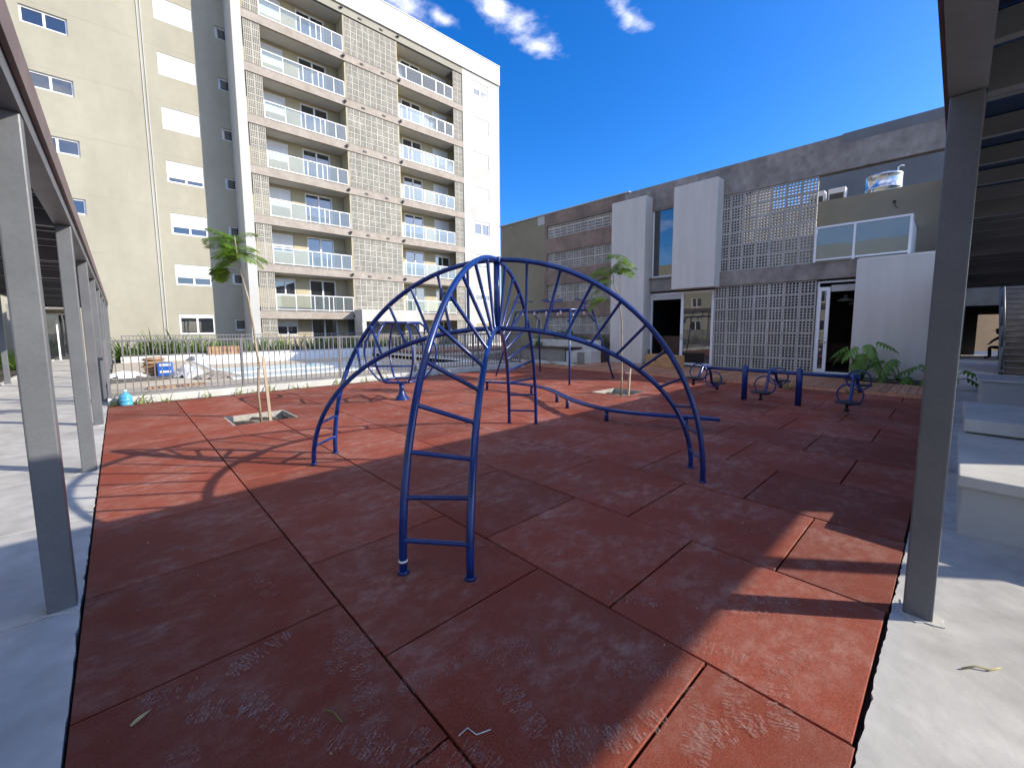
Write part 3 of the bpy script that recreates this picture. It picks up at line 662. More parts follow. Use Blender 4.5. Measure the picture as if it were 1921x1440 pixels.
MB().box(rx+.02, rx+.03, 1.0, 2.045, 3.32, 4.16).build('glass_pane', 'pane_frost', f); MB().box(rx+.02, rx+.03, 2.095, 2.9, 3.32, 4.16).build('glass_pane', 'pane_frost', f)
MB().box(14.5, FX+.3, .44, 1.94, 3.175, 3.236).build('terrace_slab', 'concrete_light', CB)
MB().tube([(16.49, 1.5, 4.98), (16.44, 1.5, 4.98)], .035, 10).tube([(16.46, 1.5, 4.95), (16.45, 1.47, 4.85), (16.46, 1.42, 4.78)], .008, 6).build('wall_socket', 'black_rubber', CB)
# tank and air conditioners on the roof
TK = thing('water_tank', 'shiny stainless steel water tank on the roof of the building on the right', 'tank', (18, 1.93, 5.15))
MB().lathe([(.44, 0), (.45, .04), (.45, .26), (.465, .28), (.45, .3), (.45, .56), (.465, .58), (.45, .6), (.45, .95), (.465, .97), (.42, .99)], 32, (18, 1.93, 5.16)).build('tank_body', 'tank_steel', TK, True)
MB().lathe([(.42, 0), (.36, .04), (.15, .07), (.04, .08)], 32, (18, 1.93, 6.151)).build('lid', 'tank_steel', TK, True)
MB().tube([(18.1, 1.62, 6.1), (18.1, 1.62, 6.36), (18.1, 1.55, 6.4), (18.1, 1.49, 6.37)], .022, 8).build('vent_pipe', 'white_frame', TK, True)
for k, (y, lb) in enumerate(((3.25, 'left white air conditioner unit on the roof beside the screen'), (2.72, 'right white air conditioner unit on the roof nearer the steel tank'))):
    A = thing('air_conditioner', lb, 'air conditioner', (17.0, y, 5.15), 'air conditioners on the roof')
    MB().box(16.85, 17.15, y-.02, y+.42, 5.17, 5.78).build('casing', 'white_frame', A, bevel=.02); MB().box(16.842, 16.849, y+.02, y+.38, 5.2, 5.62).build('grille', 'tarp_dark', A)
    MB().box(16.9, 17.1, y, y+.4, 5.151, 5.17).build('feet', 'black_rubber', A)
for k, (x, y, z, lb) in enumerate(((15.9, 2.36, 2.28, 'white pendant lamp nearest the open door on the left'), (17.3, 2.3, 2.22, 'small middle white pendant lamp deeper in the dark room'), (15.9, 1.75, 2.28, 'white pendant lamp half hidden by the white wall panel'))):
    A = thing('pendant_lamp', lb, 'lamp', (x, y, z), 'pendant lamps in the dark room')
    MB().lathe([(.20, -.09), (.205, -.075), (.19, -.05), (.1, -.01), (.05, .02), (.045, .09), (.02, .1)], 20, (x, y, z)).build('lamp_shade', 'lamp_white', A, True); MB().tube([(x, y, z+.1), (x, y, 2.79)], .008, 6).build('cord', 'black_rubber', A)
t = thing('sideboard', 'dark brown wooden sideboard inside the room behind the open door', 'cabinet', (18.5, 2.6, .06))
MB().box(18.2, 18.8, 1.6, 3.4, .16, .85).build('body', 'wood_dark', t, bevel=.01); MB().box(18.15, 18.85, 1.55, 3.45, .852, .89).build('top', 'wood_dark', t)
t = thing('wardrobe', 'reddish brown wooden cabinet standing just inside the glass door', 'cabinet', (15.6, 7.3, .06))
MB().box(15.3, 15.9, 6.95, 7.85, .065, 1.1).build('body', 'wood_dark', t, bevel=.01); MB().box(15.285, 15.298, 6.98, 7.38, .1, 1.06).build('door', 'wood_dark', t); MB().box(15.285, 15.298, 7.42, 7.82, .1, 1.06).build('door', 'wood_dark', t)

# housing block opposite, outside the frame; the glass on the right reflects it
OB = thing('housing_block', 'beige three storey housing block opposite, reflected in the glass on the right', 'building', (-21, 10, 0))
obw = [(y, y+1.3, z, z+1.1) for y in (-3, 1, 5, 9, 13, 17, 21, 25) for z in (1, 3.8, 6.6)]
m = MB(); holes(m, -6, 29, 0, 9.2, obw, xb(-21.3, -21)); m.box(-30, -21.6, -6, 29, 0, 9.2); m.build('wall', 'plaster_olive', OB)
for (a, b, c, d) in obw:
    f = MB().box(-21.12, -21.04, a, b, c, c+.07).box(-21.12, -21.04, a, b, d-.07, d).box(-21.118, -21.042, a, a+.07, c+.07, d-.07).box(-21.118, -21.042, b-.07, b, c+.07, d-.07).box(-21.115, -21.045, (a+b)/2-.04, (a+b)/2+.04, c+.07, d-.07).build('window', 'white_frame', OB)
    MB().box(-21.1, -21.09, a+.07, b-.07, c+.07, d-.07).build('pane', 'pane_dark', f)
# passage, stairs and walls at the far end of the right walkway
PB = thing('passage_building', 'dark passage building at the far end of the right walkway', 'building', (26, -1, 0))
m = MB(); holes(m, -9, .3, 0, 6, [(-1.85, -.15, 0, 2.25)], xb(26, 26.3)); m.build('wall', 'concrete_grey', PB)
MB().box(26.3, 31, -2.1, -1.86, 0, 2.6).box(26.3, 31, -.14, .3, 0, 2.6).box(26.3, 31, -2.1, .3, 2.6, 2.8).build('passage_wall', 'dark_room', PB)
MB().box(30.4, 30.6, -.62, -.14, 0, 2.6).box(30.4, 30.6, -1.86, -.62, 1.95, 2.6).build('doorway', 'dark_room', PB)
MB().box(24.0, 24.25, .31, 5, 0, 6).build('side_wall', 'plaster_grey', PB)
pm('plaster_sun_tint', (.75, .50, .27), .85, .08, .8)  # warm tone stands in for sunlight that does not reach this wall
tag(MB().box(36, 36.2, -9, 4, -.1, 4).build('boundary_wall', 'plaster_sun_tint'), 'wall tinted warm as if sunlit, seen through the dark passage', 'wall')
tag(MB().box(26, 36, -3, 1, -.1, -.01).build('pavement', 'concrete_floor'), kind='structure')
tag(MB().box(7.6, 26, -3.72, -3.52, 0, 2.9).build('boundary_wall', 'plaster_white'), 'long white wall on the outer side of the right walkway', 'wall')
ST = thing('staircase', 'grey concrete staircase with steel rail at the end of the right walkway', 'staircase', (18.9, -1.6, 0))
for k in range(15):
    MB().box(18.9+.27*k, 18.9+.27*k+.30, -2.6, -1.0, .18*k+.03, .18*k+.18).build('step', 'concrete_raw', ST); 
    MB().box(18.87+.27*k, 18.9+.27*k+.31, -2.62, -.98, .18*k+.181, .18*k+.205).build('tread', 'concrete_grey', ST)
m = MB().tube([(18.75, -.95, .05), (22.9, -.95, 2.85)], .06, 6); m.build('stringer', 'steel_grey', ST)
m = MB()
for k in range(5): m.tube([(18.8+.95*k, -.95, .1+.63*k), (18.8+.95*k, -.95, 1.0+.63*k)], .025, 8)
m.tube([(18.8, -.95, 1.0), (22.6, -.95, 3.52)], .025, 8).build('handrail', 'steel_grey', ST, True)

# ================================================================== CLIMBING ARCH
AC = Vector((2.83, 3.23, 0)); AL = 1.985; ZU, ZL = 2.13, 1.445
CA = thing('climbing_arch', 'navy blue crossed arch climbing frame in the middle of the red floor', 'climbing frame', AC)
def apt(d, th, zt, off):
    cw = Vector((d.y, -d.x, 0)); s = math.sin(th)
    c = max(0., math.cos(th))**.95
    return AC + d*(AL*s) + cw*(off*s) + Vector((0, 0, zt*c))
for d in (Vector((-.788, -.615, 0)), Vector((.788, .615, 0)), Vector((-.62, .785, 0)), Vector((.62, -.785, 0))):
    d = d.normalized()
    for zt, off in ((ZU, .205), (ZL, -.205)):
        pts = [apt(d, R(90)*k/30, zt, off) for k in range(31)]
        pts[0] = pts[0]+d*.03; pts[-1] = Vector((pts[-1].x, pts[-1].y, -.02))
        MB().tube(pts, .0245, 12).build('rail', 'blue_paint', CA, True)
    for zu, zl in ((2.105, 1.43), (2.02, 1.405), (1.88, 1.36), (1.70, 1.28), (1.48, 1.165), (1.24, 1.02), (.98, .84), (.71, .65), (.45, .45), (.20, .20)):
        a = apt(d, math.acos((zu/ZU)**(1/.95)), ZU, .205); b = apt(d, math.acos((zl/ZL)**(1/.95)), ZL, -.205)
        MB().tube([a.lerp(b, q) for q in (0, .045, .06, .5, .94, .955, 1)], [.022, .0195, .0148, .0148, .0148, .0195, .022], 10).build('rung', 'blue_paint', CA, True)
    for off in (.205, -.205):
        e = apt(d, R(90), 0, off); MB().tube([(e.x, e.y, .0), (e.x, e.y, .018)], [.036, .03], 12).build('foot_plate', 'blue_paint', CA, True)
MB().tube([AC+Vector((0, 0, ZL-.06)), AC+Vector((0, 0, ZU+.02))], .032, 14).build('centre_pole', 'blue_paint', CA, True)
for z in (ZU, ZL):
    MB().box(AC.x-.05, AC.x+.05, AC.y-.018, AC.y+.018, z-.03, z+.03).box(AC.x-.018, AC.x+.018, AC.y-.05, AC.y+.05, z-.028, z+.028).build('bracket', 'blue_paint', CA, bevel=.006)
e = apt(Vector((-.788, -.615, 0)).normalized(), R(88.4), ZU, .205); MB().tube([e, e+Vector((0, 0, .012))], .0275, 12).build('paint_band', 'white_frame', CA, True)

# ================================================================== SPINNING CAGE
SX, SY = 4.16, 7.74
SP = thing('spinning_cage', 'navy blue spinning cage of curved bars on a short stem near the fence', 'spinner', (SX, SY, 0))
MB().lathe([(.16, 0), (.15, .02), (.07, .12), (.05, .2), (.05, .33)], 16, (SX, SY, 0)).build('stem', 'blue_paint', SP, True)
n = 6; a0 = .35
bot = [(SX+.43*math.cos(a0+k*math.pi/3), SY+.43*math.sin(a0+k*math.pi/3), .40) for k in range(n)]
top = [(SX+.41*math.cos(a0+k*math.pi/3), SY+.41*math.sin(a0+k*math.pi/3), 1.56) for k in range(n)]
def poly_ring(pts, r):
    q = []
    for k in range(len(pts)):
        a, b = Vector(pts[k]), Vector(pts[(k+1) % len(pts)]); q += [a.lerp(b, .06), a.lerp(b, .5), a.lerp(b, .94)]
    return MB().tube(q, r, 10, closed=True)
poly_ring(bot, .024).build('lower_ring', 'blue_paint', SP, True); poly_ring(top, .024).build('upper_ring', 'blue_paint', SP, True)
for k in range(n):
    a = a0+k*math.pi/3; pts = []
    for j in range(17):
        t = j/16; r = .43+(.30)*math.sin(math.pi*t)**.8-.02*t; pts.append((SX+r*math.cos(a), SY+r*math.sin(a), .40+1.16*t))
    MB().tube(pts, .021, 10).build('cage_bar', 'blue_paint', SP, True)
    MB().tube([bot[k], (SX, SY, .33)], .018, 8).build('spoke', 'blue_paint', SP, True)
def cb(k, z):
    a = a0+k*math.pi/3; t = (z-.4)/1.16; r = .43+.30*math.sin(math.pi*t)**.8; return Vector((SX+r*math.cos(a), SY+r*math.sin(a), z))
for k in (2, 3, 5): MB().tube([cb(k, .74), cb(k+1, .74)], .018, 8).build('seat_bar', 'blue_paint', SP, True)

# ================================================================== BALANCE BEAM
BB = thing('balance_beam', 'low wavy navy blue balance beam behind the climbing arch', 'balance beam', (5.9, 5, 0))
path = [(6.22, 7.75), (6.38, 7.35), (6.52, 6.95), (6.58, 6.6), (6.56, 6.25), (6.42, 5.75), (6.2, 5.35), (5.98, 5.0), (5.75, 4.6), (5.56, 4.15), (5.45, 3.7), (5.47, 3.3), (5.58, 2.95), (5.72, 2.65), (5.84, 2.4), (5.93, 2.15)]
sm = []
for i in range(len(path)-1):
    p0, p1, p2, p3 = [Vector(path[max(0, min(len(path)-1, i+k))]) for k in (-1, 0, 1, 2)]
    for j in range(4):
        t = j/4; sm.append(.5*((2*p1)+(-p0+p2)*t+(2*p0-5*p1+4*p2-p3)*t*t+(-p0+3*p1-3*p2+p3)*t**3))
sm.append(Vector(path[-1]))
vs = []; fs = []; prof = [(-.055, .165), (.055, .165), (.062, .18), (.062, .196), (.05, .205), (-.05, .205), (-.062, .196), (-.062, .18)]
for i, p in enumerate(sm):
    d = (sm[min(i+1, len(sm)-1)]-sm[max(i-1, 0)]).normalized(); nn = Vector((-d.y, d.x))
    for a, z in prof: vs.append((p.x+nn.x*a, p.y+nn.y*a, z))
K = len(prof)
for i in range(len(sm)-1):
    for k in range(K): fs.append((i*K+k, i*K+(k+1) % K, (i+1)*K+(k+1) % K, (i+1)*K+k))
fs += [tuple(range(K))[::-1], tuple((len(sm)-1)*K+k for k in range(K))]
MB().add(vs, fs).build('beam', 'blue_paint', BB)
for x, y in ((6.28, 7.55), (6.55, 6.35), (6.16, 5.28), (5.83, 4.75), (5.45, 3.66), (5.75, 2.55)):
    MB().tube([(x, y, 0), (x, y, .17)], .032, 10).build('leg', 'blue_paint', BB, True)

# ================================================================== HANGING BARS FRAME
HF = thing('hanging_bar_frame', 'navy blue splayed leg frame with overhead handles behind the climbing arch', 'play frame', (9.2, 8.05, 0))
tops = {}
ZT = 1.93
for key, (bx, by, tx, ty) in dict(a=(8.25, 6.66, 8.70, 7.03), b=(10.16, 6.61, 9.68, 7.0), c=(8.28, 9.53, 8.74, 9.14), d=(10.11, 9.4, 9.66, 9.05)).items():
    tops[key] = Vector((tx, ty, ZT)); MB().tube([(bx, by, 0), (tx, ty, ZT-.06)], .026, 10).build('leg', 'blue_paint', HF, True)
def bent(a, b, r=.026):
    a, b = Vector(a), Vector(b); h = (b-a).normalized()
    return MB().tube([a-Vector((0, 0, .1)), a-Vector((0, 0, .03))+h*.01, a+h*.06, a.lerp(b, .5), b-h*.06, b-Vector((0, 0, .03))-h*.01, b-Vector((0, 0, .1))], r, 10)
for p, q in (('a', 'b'), ('c', 'd')): bent(tops[p], tops[q]).build('end_bar', 'blue_paint', HF, True)
for p, q in (('a', 'c'), ('b', 'd')): MB().tube([tops[p], tops[q]], .026, 10).build('side_bar', 'blue_paint', HF, True)
for (p, q) in (('a', 'b'), ('b', 'a'), ('c', 'd'), ('d', 'c')):
    a, b = tops[p], tops[q]; MB().tube([a.lerp(b, .28)-Vector((0, 0, .01)), Vector((a.x, a.y, ZT-.32))+(a-b).normalized()*.07], .018, 8).build('brace', 'blue_paint', HF, True)
mid1, mid2 = tops['a'].lerp(tops['b'], .5), tops['c'].lerp(tops['d'], .5)
MB().tube([mid1, mid2], .03, 10).build('centre_bar', 'blue_paint', HF, True)
for k, t in enumerate((.05, .4, .62, .95)):
    c = mid1.lerp(mid2, t) + Vector((.28*(-1 if k % 2 else 1), 0, .0)); h = MB().tube([c, c+Vector((0, 0, .18))], .018, 8)
    r = Vector((.73, -.68, 0))
    for s in (-1, 1): h.tube([c+Vector((0, 0, .17)), c+r*s*.06+Vector((0, 0, .26)), c+r*s*.2+Vector((0, 0, .3)), c+r*s*.3+Vector((0, 0, .29))], .016, 8)
    h.tube([mid1.lerp(mid2, t), c], .018, 8); h.build('handle', 'blue_paint', HF, True)
for p, q in (('a', 'c'), ('b', 'd')):
    for t in (.15, .4, .62, .85):
        c = tops[p].lerp(tops[q], t); MB().tube([c-Vector((0, 0, .02)), c-Vector((0, 0, .08)), c-Vector((0, 0, .13))], [.012, .03, .022], 8).build('bell_grip', 'lamp_white', HF, True)
for s in (-.12, .12): MB().tube([mid2+Vector((0, -.5, 0)), mid2+Vector((s, -.5, -.5))], .006, 5).build('rope', 'lamp_white', HF)

# ================================================================== SIX SEAT ROCKER
RK = thing('six_seat_rocker', 'navy blue six seat rocker with ring handles beside the wooden deck', 'rocker', (9.0, 2.4, 0))
for y in (2.83, 1.92):
    MB().tube([(8.99, y, 0), (8.99, y, .66), (8.99, y, .675)], [.052, .052, .04], 16).build('post', 'blue_paint', RK, True); MB().tube([(8.99, y, .675), (8.99, y, .70)], [.03, .012], 12).build('cap', 'blue_paint', RK, True)
MB().tube([(8.99, 3.62, .59), (8.99, 1.08, .59)], .03, 12).build('beam', 'blue_paint', RK, True)
for (y, tl) in ((3.58, -.07), (2.36, .03), (1.13, .05)):
    MB().tube([(8.99, y-.07, .59), (8.99, y+.07, .59)], .052, 14).build('pivot', 'blue_paint', RK, True)
    for s in (-1, 1):
        dz = tl*s*1.6
        pts = [(8.99, y, .62), (8.99+s*.1, y, .635), (8.99+s*.2, y, .57+dz*.5), (8.99+s*.32, y, .36+dz), (8.99+s*.42, y, .29+dz), (8.99+s*.6, y, .285+dz)]
        MB().tube(pts, .026, 10).build('arm', 'blue_paint', RK, True)
        sx, sz = 8.99+s*.62, .30+dz
        MB().lathe([(.10, 0), (.165, .008), (.17, .02), (.15, .034)], 20, (sx, y, sz)).build('seat', 'black_rubber', RK, True)
        MB().lathe([(.02, -.13), (.035, -.12), (.035, -.09), (.02, -.08), (.02, 0)], 10, (sx, y, sz)).build('bumper', 'black_rubber', RK, True)
        cx, cz = 8.99+s*.40, .42+dz
        MB().tube([(cx, y+.17*math.cos(a), cz+.17*math.sin(a)) for a in [2*math.pi*k/28 for k in range(28)]], .0135, 8, closed=True).build('ring_handle', 'blue_paint', RK, True)

# ================================================================== FENCES
def fence(name, label, y, x0, x1, z0, z1, sp, ret=None, kerb=None):
    t = thing(name, label, 'fence', (x0, y, z0))
    pick = MB().box(-.0095, .0095, -.0095, .0095, 0, z1-z0-.05).mesh('picket', 'fence_grey'); post = MB().box(-.022, .022, -.022, .022, -.04, z1-z0-.005).mesh('post', 'fence_grey')
    MB().box(x0, x1, y-.018, y+.018, z1-.05, z1-.015).build('top_rail', 'fence_grey', t); MB().box(x0, x1, y-.015, y+.015, z0+.03, z0+.055).build('bottom_rail', 'fence_grey', t)
    n = int((x1-x0)/sp)
    for k in range(1, n): put('picket', pick, t, (x0+(x1-x0)*k/n, y, z0+.03))
    m = max(1, round((x1-x0)/2.1))
    for k in range(m+1): put('post', post, t, (x0+(x1-x0)*k/m, y, z0))
    if ret:
        MB().box(x1-.018, x1+.018, y+.025, ret, z1-.049, z1-.016).build('top_rail', 'fence_grey', t); MB().box(x1-.015, x1+.015, y+.025, ret, z0+.031, z0+.054).build('bottom_rail', 'fence_grey', t)
        n = int((ret-y)/sp)
        for k in range(1, n): put('picket', pick, t, (x1, y+(ret-y)*k/n, z0+.03))
        for k in range(1, 5): put('post', post, t, (x1, y+(ret-y)*k/4, z0))
    return t
fence('picket_fence', 'grey metal picket fence between the red floor and the pool', 11.32, -.2, 11.05, .14, 1.27, .116, 21.5)
fence('picket_fence', 'distant grey picket fence on the low wall behind the pool', 23.84, .1, 23.6, .34, 1.24, .118)
tag(MB().box(-.24, 11.2, 11.22, 11.46, -.1, .13).build('kerb', 'concrete_light', bevel=.012), kind='structure'); tag(MB().box(10.95, 11.2, 11.47, 22, -.1, .128).build('kerb', 'concrete_light'), kind='structure')

# ================================================================== TREES, PITS, STAKES
def ribbon(m, p0, d, ln, w, droop, seg=5, side=None, fold=.25, tip=.0):
    """arching strap leaf"""
    p = Vector(p0); d = Vector(d).normalized(); sd = (side or d.cross(Vector((0, 0, 1)))).normalized(); vs = []
    for k in range(seg+1):
        t = k/seg; ww = w*(math.sin(math.pi*(.12+.88*t)**.8) if tip == 0 else (1-t)**.6+.02)*.5
        up = Vector((0, 0, fold*ww)); vs += [p-sd*ww+up, p, p+sd*ww+up]
        d = (d+Vector((0, 0, -droop/seg))).normalized(); p = p+d*(ln/seg)
    fs = []
    for k in range(seg): a = 3*k; fs += [(a, a+1, a+4, a+3), (a+1, a+2, a+5, a+4)]
    m.add(vs, fs)
def frond(m, p0, d, ln, rnd, droop=.9, pin=10, lf=.025):
    """feathery twice-divided leaf"""
    p = Vector(p0); d = Vector(d).normalized(); pts = [p.copy()]
    for k in range(pin):
        d = (d+Vector((rnd.uniform(-.05, .05), rnd.uniform(-.05, .05), -droop/pin))).normalized(); p = p+d*(ln/pin); pts.append(p.copy())
        sd = d.cross(Vector((0, 0, 1))).normalized(); up = sd.cross(d).normalized()
        pl = ln*.42*math.sin(math.pi*(.18+.8*(k/pin)))*rnd.uniform(.8, 1.1)
        if k == 0: continue
        for s in (-1, 1):
            e = (sd*s+d*.55+Vector((0, 0, rnd.uniform(-.3, .05)))).normalized(); q = p.copy(); nl = 8
            for j in range(nl):
                e = (e+Vector((0, 0, -.05))).normalized(); q = q+e*(pl/nl); f2 = e.cross(up).normalized()
                for s2 in (-1, 1):
                    tip = q+f2*s2*lf*rnd.uniform(.8, 1.2)+e*lf*.5+Vector((0, 0, rnd.uniform(-.012, .006))); w = e*lf*.26
                    m.add([q-w*.4, q+w, tip+w*.3, tip-w*.5], [(0, 1, 2, 3)])
    m.tube(pts, .003, 4, cap=False)
def young_tree(label, base, trunk, branches, fr, seed, scale=1.):
    t = thing('young_tree', label, 'tree', base); r = random.Random(seed); b = Vector(base)
    pts = [b+Vector(p) for p in trunk]; n = len(pts); MB().tube(pts, [.021-.013*k/(n-1) for k in range(n)], 8).build('trunk', 'bark', t, True)
    br = MB(); cr = MB()
    for q in branches: br.tube([b+Vector(p) for p in q], [.007-.002*k for k in range(len(q))], 6)
    br.build('branches', 'bark', t, True)
    for (p, az, el, ln) in fr:
        d = (math.cos(az)*math.cos(el), math.sin(az)*math.cos(el), math.sin(el)); frond(cr, b+Vector(p), d, ln*scale, r)
    cr.build('crown', 'leaf_tree', t)
    return t
rt = random.Random(21)
# directions: image-left is (-.73, .68)
LF = Vector((-.73, .685, 0)); FW = Vector((.685, .729, 0))
def loc3(l, f, z): v = LF*l+FW*f; return (v.x, v.y, z)
tr1 = [loc3(0, 0, -.1), loc3(.02, 0, .4), loc3(-.01, .01, .9), loc3(.03, 0, 1.5), loc3(.08, 0, 1.95), loc3(.17, 0, 2.35), loc3(.21, 0, 2.64), loc3(.23, 0, 2.92)]
fr1 = []
for k in range(22):
    a = rt.uniform(-.9, .9)+math.atan2(LF.y, LF.x) if k < 18 else rt.uniform(0, 6.28)
    fr1.append((loc3(.2+rt.uniform(0, .05), rt.uniform(-.05, .05), 2.5+rt.uniform(0, .44)), a, rt.uniform(-.3, 1.1), rt.uniform(.3, .46)))
for k in range(7): fr1.append((loc3(.36, rt.uniform(-.05, .05), 2.42), math.atan2(LF.y, LF.x)+rt.uniform(-.8, .8), rt.uniform(-.25, .4), rt.uniform(.24, .36)))
for k in range(4): fr1.append((loc3(.2, 0, 2.66), math.atan2(-LF.y, -LF.x)+rt.uniform(-.6, .6), rt.uniform(-.1, .3), .42))
young_tree('slender young tree with feathery bright green leaves beside the pool fence', (1.63, 7.82, 0), tr1, [[loc3(.17, 0, 2.3), loc3(.26, .01, 2.38), loc3(.36, .0, 2.42)], [loc3(.08, 0, 2.2), loc3(.12, .05, 2.6), loc3(.2, .08, 2.75)]], fr1, 4)
tr2 = [loc3(0, 0, -.1), loc3(-.02, 0, .4), loc3(.0, 0, .9), loc3(.0, 0, 1.5), loc3(.06, 0, 1.9), loc3(.1, 0, 2.15), loc3(.2, 0, 2.4), loc3(.22, 0, 2.62)]
fr2 = []
for k in range(11): fr2.append((loc3(.2+rt.uniform(0, .06), rt.uniform(-.06, .06), 2.35+rt.uniform(0, .4)), math.atan2(LF.y, LF.x)+rt.uniform(-1., 1.), rt.uniform(-.3, .8), rt.uniform(.35, .55)))
for k in range(12): fr2.append((loc3(.06+rt.uniform(-.05, .08), rt.uniform(-.06, .06), 2.62+rt.uniform(0, .38)), rt.uniform(0, 6.28), rt.uniform(-.3, 1.0), rt.uniform(.3, .45)))
for k in range(5): fr2.append((loc3(.32, 0, 2.05), math.atan2(LF.y, LF.x)+rt.uniform(-.6, .6), rt.uniform(-.1, .5), rt.uniform(.35, .5)))
young_tree('slender young tree with sparse lime leaves near the wooden deck', (7.98, 5.0, 0), tr2, [[loc3(.06, 0, 1.92), loc3(.18, 0, 1.95), loc3(.32, 0, 2.05)], [loc3(.05, 0, 2.0), loc3(.06, 0, 2.4), loc3(.07, 0, 2.75)]], fr2, 9)
for k, (p, lb) in enumerate(zip(PITS, ('square planting pit of dark soil around the tree by the pool fence', 'square planting pit of dark soil around the tree near the deck'))):
    t = thing('planting_pit', lb, 'planting pit', ((p[0]+p[1])/2, (p[2]+p[3])/2, 0)); a, b, c, d = p; w = .03
    MB().box(a, b, d-w, d, -.3, -.006).box(a, b, c, c+w, -.3, -.006).box(a, a+w, c+w, d-w, -.3, -.006).box(b-w, b, c+w, d-w, -.3, -.006).build('pit_frame', 'pit_concrete', t)
    m = MB(); r = random.Random(k+40); n = 9; vs = [(a+w+(b-a-2*w)*i/n, c+w+(d-c-2*w)*j/n, -.13+.05*r.random()+.04*math.sin(i*1.1+j)) for j in range(n+1) for i in range(n+1)]
    m.add(vs, [(j*(n+1)+i, j*(n+1)+i+1, (j+1)*(n+1)+i+1, (j+1)*(n+1)+i) for j in range(n) for i in range(n)]).build('soil_fill', 'soil', t, True)
for (x, y, lb, h, lean) in ((1.75, 7.74, 'pale wooden stake tied to the tree by the pool fence', 1.02, -.06), (8.12, 4.9, 'short pale wooden stake beside the tree near the deck', .55, .03)):
    s = thing('wooden_stake', lb, 'stake', (x, y, -.1)); l = LF*lean*-1
    m = MB(); vs = []
    for z, o in ((-.12, 0), (h, 1)): vs += [(x+l.x*o+sx*.02, y+l.y*o+sy*.02, z) for sx, sy in ((-1, -1), (1, -1), (1, 1), (-1, 1))]
    m.add(vs, [(0, 1, 2, 3)[::-1], (4, 5, 6, 7), (0, 1, 5, 4), (1, 2, 6, 5), (2, 3, 7, 6), (3, 0, 4, 7)]).build('pole', 'stake_wood', s)
    c = Vector((x+l.x*.9-.03, y+l.y*.9+.03, h*.82)); MB().tube([c+Vector((.055*math.cos(a), .05*math.sin(a), .012*math.sin(3*a))) for a in [k*.5236 for k in range(12)]], .006, 6, closed=True).build('twine', 'lamp_white', s)

# ================================================================== PLANTS
def strap_mesh(seed, n, h, w, droop, mat, spread=.5):
    r = random.Random(seed); m = MB()
    for k in range(n):
        a = r.uniform(0, 6.283); el = r.uniform(.65, 1.45); d = (math.cos(a)*math.cos(el), math.sin(a)*math.cos(el), math.sin(el)); q = r.uniform(0, .1)*spread*2
        ribbon(m, (q*math.cos(a+1), q*math.sin(a+1), -.02), d, h*r.uniform(.6, 1.15), w*r.uniform(.7, 1.2), droop*r.uniform(.5, 1.4), 5, tip=1)
    return m.mesh('foliage', mat)
aga = [strap_mesh(50+k, 70, .8, .05, 1.0, 'leaf_strap') for k in range(3)]
rp = random.Random(31)
def clump(name, me, x, y, z, sc, label, cat, group):
    t = thing(name, label, cat, (x, y, z), group, rp.uniform(0, 6.28)); t.scale = (sc,)*3
    o = bpy.data.objects.new('foliage', me); COL.objects.link(o); local(o, t); return t
for k in range(40):
    x = .2+k*.44+rp.uniform(-.1, .1); y = rp.uniform(24.4, 25.6)
    if 4.0 < x < 4.6 or 12.2 < x < 16.5: y = 25.4
    clump('agapanthus', aga[k % 3], x, y, .16, rp.uniform(1.05, 1.5)*(1.25 if x < 4 else 1.0), 'green strap leaved plant in the bed behind the far fence', 'plant', 'strap leaved plants behind the far fence')
for k in range(16):
    x = rp.uniform(-4.2, -2.7); y = 12+k*1.05
    clump('agapanthus', aga[k % 3], x, y, .02, rp.uniform(.9, 1.3), 'green strap leaved plant in the bed left of the covered walkway', 'plant', 'strap leaved plants left of the walkway')
ORD = 'leftmost,second,third,fourth,fifth,sixth,seventh,eighth,ninth,tenth,eleventh,twelfth,thirteenth,fourteenth,fifteenth,sixteenth,seventeenth,eighteenth,nineteenth,rightmost'.split(',')
weed = [strap_mesh(70+k, 9, .3, .022, 1.6, 'leaf_weed', .3) for k in range(3)]
for k, x in enumerate((-.16, .0, .12, .30, .62, .95, 1.35, 1.9, 2.25, 2.55, 3.1, 3.35, 4.15, 4.4, 4.9, 5.5, 6.3, 6.9, 7.3, 8.6)):
    clump('weed_tuft', weed[k % 3], x, 11.07+rp.uniform(-.06, .06), -.02, rp.uniform(.7, 1.25)*(1.35 if k < 5 else 1), ORD[k]+' weed from the left along the foot of the fence kerb', 'weed', 'weeds along the fence kerb')
grs = strap_mesh(90, 34, .34, .012, .9, 'leaf_weed', .4)
for (x, y, lb) in ((11.42, 4.2, 'grass tuft at the deck edge behind the left end of the rocker'), (11.4, 2.62, 'grass tuft at the deck edge behind the middle of the rocker'), (11.42, 1.48, 'grass tuft at the deck edge right of the rocker')):
    clump('grass_tuft', grs, x, y, 0, 1.0, lb, 'grass tuft', 'grass tufts along the deck edge')
